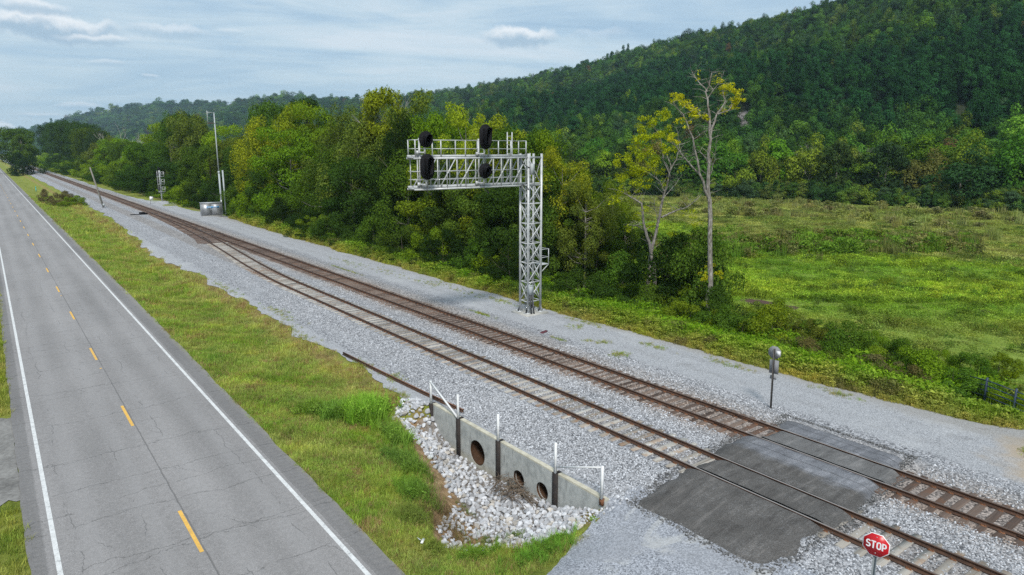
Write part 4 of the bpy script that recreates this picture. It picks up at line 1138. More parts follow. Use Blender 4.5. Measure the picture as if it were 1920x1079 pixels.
def unit(v): return v / (np.linalg.norm(v, axis=1, keepdims=True) + 1e-9)
def cards(g, C, N, size, asp=.62):
    """one small irregular four-cornered leaf spray at each centre C, facing N"""
    n = len(C)
    r = unit(g.normal(size=(n, 3)))
    U = unit(np.cross(N, r)); W = np.cross(N, U)
    s = (size * g.uniform(.55, 1.35, n))[:, None]
    q = [U * s * g.uniform(.7, 1.2, (n, 1)) * .5, W * s * asp * g.uniform(.6, 1.2, (n, 1)) * .5]
    bend = N * s * .12
    V = np.stack([C + q[0] - bend, C + q[1] * g.uniform(.6, 1.3, (n, 1)) + q[0] * g.uniform(-.4, .4, (n, 1)) + bend, C - q[0] - bend, C - q[1] + q[0] * g.uniform(-.4, .4, (n, 1)) + bend], 1).reshape(-1, 3)
    F = np.arange(n * 4).reshape(n, 4)
    return V, F
def crown_mesh(seed, Hc, Rc, z0, nclump, nleaf, size, clump=.26, flat=.8, top=.5, mat_=None, droop=0.0, spread=1.0, ret_centres=False, taper=0.0, nrand=.34):
    """crown as many leaf sprays gathered in overlapping clumps; Hc crown height, Rc radius, z0 bottom of the crown"""
    g = np.random.default_rng(seed)
    d = unit(g.normal(size=(nclump, 3)))
    rad = g.uniform(.45, 1.0, nclump) ** .55
    lob = 1 + .22 * np.sin(d[:, 0] * 3.1 + seed) * np.cos(d[:, 1] * 2.7 + seed * 1.7) + .15 * np.sin(np.arctan2(d[:, 1], d[:, 0]) * 3 + seed)
    c = d * (rad * lob)[:, None] * spread
    zc = (c[:, 2] + 1) / 2
    wid = 1 - taper * np.clip(zc, 0, 1) + (.15 if taper == 0 else 0) * np.sin(zc * 5 + seed)
    P = np.stack([c[:, 0] * Rc * wid, c[:, 1] * Rc * wid, z0 + Hc * zc], 1)
    rc = Rc * clump * g.uniform(.65, 1.35, nclump)
    Cs, Ns = [], []
    for i in range(nclump):
        k = int(nleaf * (rc[i] / (Rc * clump)) ** 2)
        dd = unit(g.normal(size=(k, 3)) + np.array([0, 0, .25]))
        rr = g.uniform(.35, 1.0, k) ** .5 * (1 + .25 * np.sin(dd[:, 0] * 6 + i) * np.sin(dd[:, 1] * 7 + i * 2))
        Cc = P[i] + dd * (rr * rc[i])[:, None] * np.array([1, 1, flat])
        Cc[:, 2] -= droop * (1 - dd[:, 2]) * rc[i] * .5
        Cs.append(Cc); Ns.append(unit(dd * .8 + g.normal(size=(k, 3)) * nrand + np.array([0, 0, .25])))
    V, F = cards(g, np.concatenate(Cs), np.concatenate(Ns), size)
    me = mesh_from('crown', V, F, mat_ or M_leaf)
    return (me, P) if ret_centres else me
def trunk_mesh(seed, Ht, r, centres, nb, z0, m=None, name='trunk'):
    g = random.Random(seed); b = MB()
    lean = (g.uniform(-.04, .04) * Ht, g.uniform(-.04, .04) * Ht)
    def at(t): return Vector((lean[0] * t * t + .08 * math.sin(t * 7 + seed), lean[1] * t * t + .08 * math.cos(t * 6 + seed), Ht * t))
    ts = [-.03, 0, .06, .15, .3, .45, .6, .75, .9, 1.0]
    b.tube([at(t) for t in ts], [r * 1.5, r * 1.35, r * 1.05, r * .95, r * .82, r * .68, r * .5, r * .34, r * .18, r * .06], 8)
    idx = list(range(len(centres))); g.shuffle(idx)
    for i in idx[:nb]:
        c = Vector([float(v) for v in centres[i]])
        zt = max(z0 * .8, c.z - g.uniform(.25, .5) * (c.xy.length + 1)); zt = min(zt, Ht * .85)
        a_ = at(zt / Ht); mid = a_.lerp(c, .5) + Vector((g.uniform(-.3, .3), g.uniform(-.3, .3), -.1 * (c - a_).length))
        rr = r * .42 * (1 - .6 * zt / Ht)
        b.tube([a_, mid, c], [rr, rr * .6, rr * .15], 5, cap=False)
    me = mesh_from(name, b.V, b.F, m or M_bark, True); return me

# prototypes: nominal height 14 m, crown radius about 5 m
PROTO = {}
def proto(key, seed, Ht, Rc, z0, ncl, nl, size, r=.24, nb=14, bark=None, **kw):
    cm, P = crown_mesh(seed, Ht - z0, Rc, z0, ncl, nl, size, ret_centres=True, **kw)
    PROTO[key] = (cm, trunk_mesh(seed, Ht * .9, r, P, nb, z0, bark), Ht, Rc)
proto('round', 11, 14, 5.0, 1.4, 62, 360, .29, bark=M_bark_dark)
proto('tall', 12, 14, 3.9, 2.0, 62, 330, .27, taper=.25)
proto('wide', 13, 13, 5.6, 2.2, 66, 330, .29, clump=.25)
proto('airy', 14, 14, 4.6, 2.6, 60, 300, .22, clump=.22, nb=30)
proto('layer', 15, 13, 5.2, 1.2, 60, 380, .28, flat=.5, clump=.3)
proto('cone', 16, 14, 3.6, 1.0, 58, 200, .30, taper=.65)
proto('droop', 17, 14, 4.9, .6, 66, 360, .25, droop=1.0)
proto('shrub', 18, 5, 2.9, .0, 32, 420, .18, r=.08, nb=8, bark=M_bark_dark)
proto('shrubb', 19, 4, 3.0, .0, 32, 400, .18, r=.08, nb=8, clump=.3, bark=M_bark_dark)
# coarser crowns for trees 150 m away and more
proto('far_round', 31, 12, 5.0, .9, 44, 120, .62, clump=.36, nb=4, nrand=.22)
proto('far_tall', 32, 14, 3.9, 1.0, 40, 110, .58, clump=.36, taper=.3, nb=4, nrand=.25)
proto('far_wide', 33, 11, 5.6, .6, 46, 110, .62, clump=.33, nb=4, nrand=.22)
proto('far_cone', 34, 14, 3.4, .8, 40, 90, .55, clump=.32, taper=.75, nb=4, nrand=.3)
COLS = dict(yellow=(.27, .325, .022), lime=(.165, .255, .018), mid=(.090, .155, .020), dark=(.046, .090, .016), olive=(.130, .175, .030), deep=(.028, .055, .012), blue=(.045, .085, .030), brown=(.15, .135, .060), bright=(.17, .36, .02))

def plant_tree(name, kind, x, y, h, rw, col, label, cat, group=None, rot=None, sink=.15):
    cm, tm, Ht, Rc = PROTO[kind]
    z = float(H(x, y)) - sink
    t = thing(name, label, cat, (x, y, z), rnd.uniform(0, 6.28) if rot is None else rot, group)
    k = rnd.uniform(.85, 1.15); c = tuple(max(0, v * k * rnd.uniform(.92, 1.08)) for v in COLS[col])
    a_ = obj('crown', cm, t); b_ = obj('trunk', tm, t)
    a_.color = (*c, 1)
    t.scale = (rw / Rc, rw / Rc, h / Ht)
    return t

def azim_point(u, X):
    """ground point on the line x = X that lies towards photo column u (for a horizontal sight line)"""
    d = dir_of(u, 330); return X, d.y * X / d.x
def height_for(x, y, v, u=None):
    """height above ground whose top appears on photo row v"""
    D = math.hypot(x, y)
    sp, cp = math.sin(CP), math.cos(CP)
    fwd = x * math.sin(CY) + y * math.cos(CY)
    # solve v for z
    k = (539.5 - v) / CF
    # (q.u)/(q.f) = k ; q=(x,y,dz): q.f = fwd*cp - dz*sp ; q.u = fwd*sp + dz*cp
    dz_ = fwd * (k * cp - sp) / (cp + k * sp)
    return CZ + dz_ - float(H(x, y))

_O20 = ['first', 'second', 'third', 'fourth', 'fifth', 'sixth', 'seventh', 'eighth', 'ninth', 'tenth', 'eleventh', 'twelfth', 'thirteenth', 'fourteenth', 'fifteenth', 'sixteenth', 'seventeenth', 'eighteenth', 'nineteenth', 'twentieth']
_T = ['', '', 'twenty', 'thirty', 'forty', 'fifty', 'sixty', 'seventy', 'eighty', 'ninety']
_T2 = dict(twenty='twentieth', thirty='thirtieth', forty='fortieth', fifty='fiftieth', sixty='sixtieth', seventy='seventieth', eighty='eightieth', ninety='ninetieth')
ORD = [_O20[i] if i < 20 else (_T2[_T[(i + 1) // 10]] if (i + 1) % 10 == 0 else _T[(i + 1) // 10] + ' ' + _O20[(i + 1) % 10 - 1]) for i in range(99)]
ADJ = dict(yellow='yellow green', lime='bright green', mid='mid green', dark='dark green', olive='olive green', deep='very dark green', blue='dull dark green', brown='brownish', bright='vivid green')
SHP = dict(round='round topped', tall='tall narrow', wide='spreading', airy='open crowned', layer='broad layered', cone='tapering', droop='vine draped')
# railside tree line: (column of the top, row of the top, half width m, X, kind, colour)
ROWT = [
 (1058, 292, 3.3, 43.5, 'airy', 'yellow'), (1100, 352, 2.8, 43, 'airy', 'olive'), (1015, 262, 3.6, 46, 'airy', 'lime'), (975, 226, 4.2, 46, 'round', 'mid'), (925, 232, 4.0, 44, 'airy', 'yellow'),
 (880, 214, 4.6, 45, 'airy', 'yellow'), (825, 200, 4.0, 47, 'round', 'lime'), (775, 190, 4.8, 46, 'airy', 'olive'), (728, 172, 4.6, 46, 'tall', 'yellow'), (745, 235, 3.8, 42, 'droop', 'deep'),
 (675, 235, 5.0, 43, 'droop', 'olive'), (640, 222, 5.2, 46, 'droop', 'olive'), (600, 208, 4.6, 46, 'layer', 'lime'), (560, 205, 5.2, 43.5, 'layer', 'yellow'), (522, 182, 5.2, 50, 'round', 'mid'),
 (545, 250, 5.4, 40, 'layer', 'lime'), (498, 240, 5.6, 43, 'droop', 'yellow'), (585, 190, 5.2, 52, 'tall', 'dark'), (470, 265, 5.0, 44, 'round', 'dark'), (455, 250, 5.8, 47, 'round', 'olive'),
 (425, 242, 6.0, 47, 'layer', 'lime'), (395, 268, 5.6, 41, 'round', 'mid'), (380, 240, 6.4, 50, 'droop', 'dark'), (350, 207, 6.0, 52, 'round', 'dark'), (362, 222, 6.0, 46, 'wide', 'olive'),
 (325, 228, 6.8, 46, 'droop', 'mid'), (300, 238, 6.4, 46, 'layer', 'lime'), (283, 262, 6.0, 42, 'round', 'mid'), (262, 280, 6.0, 41, 'droop', 'lime'), (245, 262, 7.0, 46, 'round', 'mid'),
 (228, 256, 7.0, 44, 'round', 'lime'), (210, 262, 7.2, 43, 'wide', 'olive'), (195, 250, 8.0, 44, 'droop', 'blue'), (178, 236, 8.8, 46, 'round', 'mid'), (165, 228, 9.0, 50, 'round', 'dark'),
 (150, 226, 9.5, 48, 'round', 'dark'), (133, 222, 10.5, 50, 'round', 'dark'), (118, 226, 8.5, 48, 'round', 'dark'), (104, 230, 8.5, 47, 'round', 'deep'), (106, 242, 7, 46, 'round', 'dark'), (100, 262, 5, 44, 'droop', 'dark'), (1042, 300, 3.4, 44.5, 'round', 'lime'), (1078, 335, 3.3, 46.5, 'layer', 'mid'), (1128, 392, 2.6, 47.5, 'round', 'mid'), (1148, 348, 2.7, 50, 'airy', 'lime'), (1174, 405, 2.2, 49, 'airy', 'mid'), (1030, 372, 2.8, 42, 'round', 'mid'),
 (1000, 320, 3.0, 41.5, 'round', 'dark'), (950, 330, 3.4, 41, 'layer', 'dark'), (905, 320, 3.6, 41.5, 'round', 'mid'), (860, 300, 4.0, 42, 'layer', 'dark'), (815, 290, 4.2, 42, 'layer', 'lime'), (765, 300, 4.2, 41, 'droop', 'mid'),
 (705, 290, 4.6, 41, 'round', 'dark'), (660, 300, 4.6, 41, 'layer', 'dark'), (612, 290, 4.8, 41.5, 'droop', 'mid'), (520, 310, 5.2, 41, 'round', 'dark'), (430, 315, 5.0, 42, 'droop', 'dark'), (340, 300, 5.5, 42, 'round', 'dark'),
]
cnt = 0
order = sorted(range(len(ROWT)), key=lambda i: -ROWT[i][0])
for rank, i in enumerate(order):
    u, v, rw, X, kind, col = ROWT[i]
    x, y = azim_point(u, X)
    h = height_for(x, y, v) * 1.035
    lab = f"{ADJ[col]} {SHP[kind]} tree, {ORD[rank]} in the railside row, from the field"
    plant_tree('deciduous_tree', kind, x, y, h, rw, col, lab, 'tree', 'trees in the row along the railway')
# undergrowth shrubs in front of the row
k = 0
ycur = 40.0
while ycur < 620 and k < 98:
    x = 37.6 + rnd.uniform(-.5, 1.5) - (1.6 if 45 < ycur < 120 else 0) * .4
    if 128 < ycur < 146: x += 2.2
    hh = rnd.uniform(2.6, 5.2) * (1 if ycur < 120 else 1.35 if ycur < 200 else 1.9); rw = rnd.uniform(2.0, 3.0) * (1 if ycur < 120 else 1.5 if ycur < 200 else 3.2)
    col = rnd.choice(['deep', 'dark', 'dark', 'mid', 'deep', 'blue', 'mid', 'lime'] if ycur < 130 else ['dark', 'mid', 'lime', 'dark'])
    plant_tree('shrub', rnd.choice(['shrub', 'shrubb']), x, ycur, hh, rw, col, f"{ADJ[col]} shrub at the foot of the railside trees, {ORD[k]} from the gantry", 'shrub', 'shrubs at the foot of the railside trees')
    ycur += rnd.uniform(2.2, 3.4) * (1 if ycur < 100 else 1.9 if ycur < 200 else 5); k += 1
# the lone big tree by the far bend and its dark companions
plant_tree('oak_tree', 'round', 13.2, 440, height_for(13.2, 440, 232), 10.0, 'mid', 'large lone dark tree standing between highway and railway at the far bend', 'tree')
plant_tree('shrub', 'shrubb', 14.8, 408, 10, 6.0, 'deep', 'dark bushy undergrowth tree beneath the large lone tree', 'shrub')
plant_tree('deciduous_tree', 'tall', 16.4, 425, 20, 5.0, 'mid', 'slimmer tree beside the large lone tree, next to the track', 'tree')
plant_tree('evergreen_tree', 'cone', 40, 560, 15, 3.2, 'deep', 'small dark pointed tree standing before the distant crop field', 'tree')
for (x, y, h_, w_, c_, lb) in ((13.3, 183, 3.2, 2.6, 'brown', 'brown dry twiggy bush, larger of the two in the grass near the far track'), (10.8, 196, 3.0, 1.6, 'brown', 'brown dry twiggy bush, slimmer one nearer the highway'),
                               (15.0, 178, 2.2, 2.4, 'lime', 'green bush beside the brown dry bush near the far track')):
    plant_tree('shrub', 'shrubb', x, y, h_, w_, c_, lb, 'shrub')

# tall bare-branched trees between the tree line and the field
def custom_tree(name, label, base, strokes, leaves, col, rpx, leafsize=.20, bark=None):
    """strokes: list of (photo polyline, base radius, tip radius); every branch gets its own depth so the crown is round"""
    bx, by = base; bz = float(H(bx, by))
    t = thing(name, label, 'tree', (bx, by, bz - .1))
    g = random.Random(int(bx * 10)); fx, fy = math.sin(math.atan2(bx, by)), math.cos(math.atan2(bx, by))
    D0 = bx * math.sin(CY) + by * math.cos(CY)
    def pt(u, v, dep):
        d = dir_of(u, v); fw = (d.x * math.sin(CY) + d.y * math.cos(CY))
        q = d * ((D0 + dep) / fw) + Vector((0, 0, CZ))
        return q - Vector((bx, by, bz - .1))
    b = MB()
    for (pl_, r0, r1, dep) in strokes:
        n_ = len(pl_); pts = []
        for i, (u, v) in enumerate(pl_): pts.append(pt(u, v, dep * i / max(1, n_ - 1)))
        # refine with small kinks
        fine = [pts[0]]
        for i in range(n_ - 1):
            for s_ in (.33, .66, 1):
                q = pts[i].lerp(pts[i + 1], s_)
                if not (i == n_ - 2 and s_ == 1): q += Vector((g.uniform(-1, 1), g.uniform(-1, 1), g.uniform(-.6, .6))) * .035 * (pts[i + 1] - pts[i]).length
                fine.append(q)
        m_ = len(fine); b.tube(fine, [r0 + (r1 - r0) * i / (m_ - 1) for i in range(m_)], 8, cap=False)
        # side twigs
        for i in range(m_ // 3, m_):
            for _ in range(2):
                d = Vector((g.gauss(0, 1), g.gauss(0, 1), g.uniform(.1, 1))).normalized() * g.uniform(.5, 1.5) * (1 if r0 > .1 else .8)
                rr = min(.02, (r0 + (r1 - r0) * i / m_) * .5) + .004
                q = fine[i] + d * .5 + Vector((g.uniform(-.1, .1), g.uniform(-.1, .1), g.uniform(-.05, .1)))
                b.tube([fine[i], q, fine[i] + d], [rr, rr * .6, rr * .25], 4, cap=False)
    tm = mesh_from('trunk', b.V, b.F, bark or M_bark, True); obj('trunk', tm, t)
    gg = np.random.default_rng(int(by * 7)); Cs = []; Ns = []
    for (u, v, r, dens, dep) in leaves:
        c = pt(u, v, dep); rm = r * D0 / CF
        for j in range(7):
            cc = np.array(c) + gg.normal(size=3) * rm * .45
            k_ = int(92 * dens * max(.4, rm) ** 1.6)
            dd = unit(gg.normal(size=(k_, 3)))
            Cs.append(cc + dd * (gg.uniform(.2, 1, k_)[:, None] ** .6) * rm * .60 * np.array([1, 1, .6])); Ns.append(unit(dd + gg.normal(size=(k_, 3)) * .8 + [0, 0, .4]))
    V, F = cards(gg, np.concatenate(Cs), np.concatenate(Ns), leafsize)
    o = obj('crown', mesh_from('crown', V, F, M_leaf), t); o.color = (*COLS[col], 1)
    return t
COLS['sulphur'] = (.46, .45, .02); COLS['limey'] = (.33, .38, .016)
custom_tree('poplar_tree', 'tallest nearly bare tree with a pale trunk and a few yellow leaf sprays', (43.7, 31.8), [
    ([(1327, 605), (1331, 540), (1331, 470), (1329, 380), (1327, 330), (1333, 262), (1331, 215), (1325, 172), (1335, 137)], .23, .03, 0),
    ([(1329, 372), (1312, 325), (1299, 258), (1280, 215), (1262, 192)], .10, .02, -1.5),
    ([(1313, 328), (1290, 305), (1268, 275), (1250, 262)], .08, .015, -1.8),
    ([(1332, 255), (1345, 215), (1360, 190), (1352, 162)], .09, .015, 1.5), ([(1345, 215), (1365, 208), (1388, 182)], .05, .012, 1.8),
    ([(1333, 236), (1310, 215), (1288, 198)], .06, .012, 1.2), ([(1327, 185), (1345, 160), (1356, 140)], .05, .01, -.8), ([(1326, 172), (1308, 152), (1298, 136)], .05, .01, .9),
    ([(1300, 262), (1318, 250), (1324, 238)], .04, .01, -2.0), ([(1329, 300), (1312, 285), (1275, 300)], .05, .01, 1.6), ([(1331, 330), (1340, 300), (1342, 270)], .04, .01, -1)],
    [(1268, 185, 14, 1.2, -1), (1290, 200, 15, 1.2, 1), (1303, 212, 12, .9, -1), (1352, 163, 12, 1.1, 1), (1368, 172, 14, 1.2, 1.4), (1384, 183, 12, 1.2, 1.6), (1375, 200, 11, 1, 1.4), (1355, 205, 8, .8, 1.5),
     (1322, 222, 9, .9, 0), (1262, 262, 11, .8, -1.6), (1330, 500, 10, .9, .6), (1346, 515, 9, .9, .4), (1322, 520, 8, .9, -.6), (1310, 140, 9, .25, .5), (1345, 150, 9, .25, -.5), (1280, 230, 11, .7, -1)], 'sulphur', 1, .145)
custom_tree('poplar_tree', 'forked pale-barked tree with yellow green leaves high on the left side', (44.65, 38.4), [
    ([(1222, 574), (1227, 530), (1222, 480), (1218, 455), (1207, 420), (1203, 382), (1182, 370), (1166, 360)], .20, .03, -1),
    ([(1212, 574), (1216, 520), (1221, 470), (1233, 420), (1243, 375), (1252, 342), (1258, 312), (1250, 290)], .19, .03, 1),
    ([(1240, 408), (1262, 398), (1290, 388), (1313, 368)], .09, .02, 1.4), ([(1246, 360), (1236, 340), (1222, 328)], .06, .012, -1.4), ([(1206, 432), (1196, 424), (1178, 422)], .06, .015, -1.8),
    ([(1256, 330), (1244, 300), (1240, 262), (1226, 235)], .06, .012, 0), ([(1257, 320), (1268, 300), (1275, 270), (1268, 240)], .05, .012, 1), ([(1244, 372), (1262, 350), (1278, 330)], .04, .01, 1.6), ([(1234, 420), (1228, 388), (1224, 372)], .04, .01, -1)],
    [(1212, 232, 17, 1.4, 0), (1236, 222, 16, 1.3, 1), (1200, 258, 18, 1.4, -1), (1226, 262, 18, 1.4, 0), (1250, 245, 15, 1.2, 1), (1188, 290, 16, 1.1, -1), (1176, 318, 17, 1.2, -1), (1160, 300, 14, 1, -1), (1202, 322, 16, 1.2, 0), (1165, 340, 14, 1, -1),
     (1232, 296, 12, .8, 0), (1262, 282, 12, .7, 1), (1190, 352, 13, 1, -1), (1215, 345, 10, .7, 0), (1252, 212, 10, 1, 1), (1155, 375, 12, .9, -1), (1232, 325, 11, .6, .5), (1212, 392, 10, .5, -1), (1290, 400, 12, .7, 1.2), (1302, 425, 12, .6, 1.2), (1176, 430, 10, .5, -1.4), (1244, 345, 9, .5, 0), (1205, 290, 16, 1.1, .5), (1218, 310, 14, .9, -.5), (1185, 330, 14, .9, .8), (1240, 280, 13, .9, -1), (1170, 360, 12, .8, .2), (1222, 425, 11, .5, .9), (1260, 440, 13, .6, .8), (1196, 405, 11, .6, .6), (1280, 315, 10, .5, 1)], 'limey', 1, .15)
custom_tree('poplar_tree', 'dark-trunked open tree with olive leaves next to the forked pale tree', (44.5, 46.0), [
    ([(1100, 548), (1104, 500), (1106, 450), (1112, 410), (1098, 380)], .22, .05, 0), ([(1105, 470), (1120, 440), (1132, 405), (1140, 390)], .10, .02, 1), ([(1106, 450), (1090, 420), (1078, 400)], .09, .02, -1), ([(1112, 545), (1118, 500), (1122, 460)], .10, .03, .5)],
    [(1100, 372, 20, 1.5, 0), (1125, 385, 18, 1.3, 1), (1078, 392, 18, 1.3, -1), (1142, 400, 16, 1.1, 1), (1115, 415, 17, 1.1, 0), (1085, 425, 17, 1.1, -1), (1135, 435, 14, .9, 1), (1068, 365, 14, 1, -1), (1150, 425, 12, .8, 0)], 'olive', 1, .17, M_bark_dark)
for (x, y, h_, w_, kd, c_, lb) in (
    (45.2, 37.2, 5.2, 2.6, 'shrub', 'deep', 'dark thicket wrapped around the forked pale-barked tree'), (46.0, 34.3, 5.0, 2.4, 'shrubb', 'mid', 'leafy thicket between the two tall pale-barked trees, under the horizontal limb'),
    (44.2, 34.6, 2.0, 1.3, 'shrub', 'lime', 'low green bush immediately left of the tallest bare tree'), (44.0, 42.0, 3.2, 2.0, 'shrubb', 'mid', 'bush between the dark-trunked tree and the forked tree'),
    (42.0, 47.5, 3.6, 2.2, 'shrub', 'dark', 'dark bush just behind the signal gantry'), (43.5, 50.5, 4.5, 2.5, 'shrubb', 'dark', 'tall dark shrub behind the signal gantry, farther into the trees'),
    (42.3, 20.9, 1.7, 1.4, 'shrub', 'mid', 'round leafy bush by the orange sand patch at the field edge'), (39.2, 14.8, 1.5, 1.4, 'shrubb', 'lime', 'bright leafy bush at the end of the farm gate'),
    (38.6, 16.4, 1.2, 1.2, 'shrub', 'brown', 'brownish dry bush beside the bright bush near the gate'), (40.6, 17.6, 1.1, 1.0, 'shrubb', 'lime', 'low green bush behind the brownish dry bush'),
    (38.0, 22.3, 1.1, 1.3, 'shrub', 'mid', 'low bush at the gravel edge behind the grey sign back'), (43.6, 27.0, 1.6, 1.2, 'shrub', 'olive', 'small olive bush at the field edge right of the tallest tree'),
    (38.4, 10.0, .9, 1.0, 'shrubb', 'lime', 'leafy weed clump growing through the farm gate'), (43.2, 13.6, 1.3, .9, 'shrub', 'mid', 'upright green shrub standing in the field behind the gate'),
    (46.0, 13.0, 1.2, .7, 'shrub', 'lime', 'small thin shrub in the field at the far end of the gate'), (37.6, 18.9, .9, 1.1, 'shrubb', 'olive', 'low olive weed bush at the gravel edge, nearest the sign back'),
    (46.4, 27.6, 1.4, 1.0, 'shrubb', 'lime', 'fine twiggy green bush above the orange sand patch')):
    plant_tree('bush', kd, x, y, h_ * (1.3 if y > 30 else 1.6), w_ * 1.35, c_, lb, 'bush', 'bushes along the field edge')

EB = [(40.2, 24.2, 1.5, 1.3, 'lime', 'bright green'), (39.0, 25.6, 1.3, 1.2, 'mid', 'mid green'), (41.6, 22.8, 1.3, 1.0, 'olive', 'olive'), (39.8, 27.8, 1.5, 1.3, 'mid', 'mid green'), (38.8, 29.8, 1.4, 1.2, 'lime', 'bright green'), (41.0, 29.5, 1.7, 1.3, 'dark', 'dark green'),
      (40.2, 19.9, 1.2, 1.2, 'mid', 'mid green'), (37.9, 20.6, 1.0, 1.0, 'brown', 'brownish'), (41.0, 16.2, 1.2, 1.1, 'mid', 'mid green'), (37.6, 14.6, .9, .9, 'brown', 'brownish'), (43.2, 17.2, 1.0, .7, 'olive', 'olive'), (44.4, 15.6, .9, .6, 'lime', 'bright green'),
      (41.8, 26.3, 1.2, 1.0, 'lime', 'bright green'), (40.0, 31.3, .7, 1.1, 'mid', 'mid green'), (39.2, 35.8, 1.0, 1.2, 'dark', 'dark green'), (41.5, 36.0, 1.3, 1.3, 'mid', 'mid green'), (39.4, 13.0, 1.1, 1.1, 'mid', 'mid green'), (45.8, 20.4, .9, .7, 'lime', 'bright green')]
for k, (x, y, h_, w_, c_, cw) in enumerate(sorted(EB, key=lambda e: e[1])):
    plant_tree('bush', ('shrub', 'shrubb')[k % 2], x, y, h_ * 1.95, w_ * 1.45, c_, f"{cw} weedy bush in the ragged belt beside the service road, {ORD[k]} from the gate", 'bush', 'weedy bushes between service road and field')

# ------------------------------------------------------------------ hills
BASE = [(200, -1500), (190, -500), (186, -100), (183, 20), (178, 52), (174, 75), (169, 98), (158, 118), (150, 170), (145, 300), (140, 600), (130, 1100), (110, 1800), (60, 2500), (-250, 3300), (-900, 3900)]
RIDGE = [(720, -1500, 220), (690, -500, 225), (655, -50, 218)]
for (u, vt, D) in ((1720, -45, 640), (1550, 12, 700), (1400, 52, 790), (1300, 72, 870), (1200, 99, 950), (1100, 127, 1040), (1000, 152, 1150), (900, 170, 1270), (800, 184, 1400), (700, 196, 1560), (620, 193, 1750), (540, 187, 1950),
                   (480, 197, 2200), (400, 202, 2450), (300, 203, 2700), (220, 210, 2900), (160, 224, 3050), (110, 243, 3200), (60, 258, 3500), (0, 286, 4200), (-120, 292, 5000)):
    d = dir_of(u, vt); hd = math.hypot(d.x, d.y)
    RIDGE.append((d.x / hd * D, d.y / hd * D, CZ + d.z / hd * D - 8))
def arc_param(P):
    P = np.array(P, float); s_ = np.r_[0, np.cumsum(np.linalg.norm(np.diff(P[:, :2], axis=0), axis=1))]; return P, s_
# match base and ridge by azimuth-like parameter: resample both to the same count
def resample(P, ts):
    P, s_ = arc_param(P); q = ts * s_[-1]; return np.stack([np.interp(q, s_, P[:, k]) for k in range(P.shape[1])], 1)
ridge_t = np.linspace(0, 1, 221) ** 1.0
RP = resample(RIDGE, ridge_t)
# base point for each ridge point: closest along base by y ordering
Bp, bs = arc_param(BASE)
ry_ = RP[:, 1]; 
by_ = np.interp(ry_, [-1500, -500, 0, 320, 700, 1300, 2000, 3000, 4500], [-1500, -480, -60, 100, 330, 900, 1700, 2600, 3600])
bx_ = np.interp(by_, [p[1] for p in BASE], [p[0] for p in BASE])
NT_ = 60
tt = np.linspace(0, 1.35, NT_)
def hill_z(t, zr, x, y):
    f = np.where(t < 1, .18 * t + .82 * t ** 1.45, 1 - 2.0 * (t - 1) ** 1.0 * .8)
    nz = np.sin(x * .011 + y * .017) * np.cos(y * .013 - x * .008) * 10 + np.sin(x * .031 + 2) * np.sin(y * .027) * 4
    edge = np.clip(np.sin(np.clip(t, 0, 1) * math.pi), 0, 1)
    return -1.3 + (zr + 1.3) * f + nz * edge
V = []
for k in range(NT_):
    x = bx_ + (RP[:, 0] - bx_) * tt[k]; y = by_ + (RP[:, 1] - by_) * tt[k]
    V.append(np.stack([x, y, hill_z(tt[k], RP[:, 2], x, y)], 1))
HV = np.array(V)          # (t, s, 3)
idx_ = np.arange(NT_ * len(RP)).reshape(NT_, len(RP))
F = np.stack([idx_[:-1, :-1], idx_[:-1, 1:], idx_[1:, 1:], idx_[1:, :-1]], -1).reshape(-1, 4)
def hill_fn(n, b):
    p = n.pos(); f = n.noise(.08, p, 5, .6)
    n.l.new(n.ramp(f, [(.35, (.018, .026, .010)), (.65, (.045, .055, .022))]), b.inputs['Base Color']); b.inputs['Roughness'].default_value = 1
M_hill = mat('forest_floor', hill_fn)
o = obj('hills', mesh_from('hills', HV.reshape(-1, 3), F, M_hill, True)); tag(o, kind='structure')

def project(x, y, z):
    sp, cp = math.sin(CP), math.cos(CP); z = z - CZ
    fw = x * math.sin(CY) + y * math.cos(CY); rt = x * math.cos(CY) - y * math.sin(CY)
    q = fw * cp - z * sp
    return 960 + CF * rt / q, 539.5 - CF * (fw * sp + z * cp) / q, q

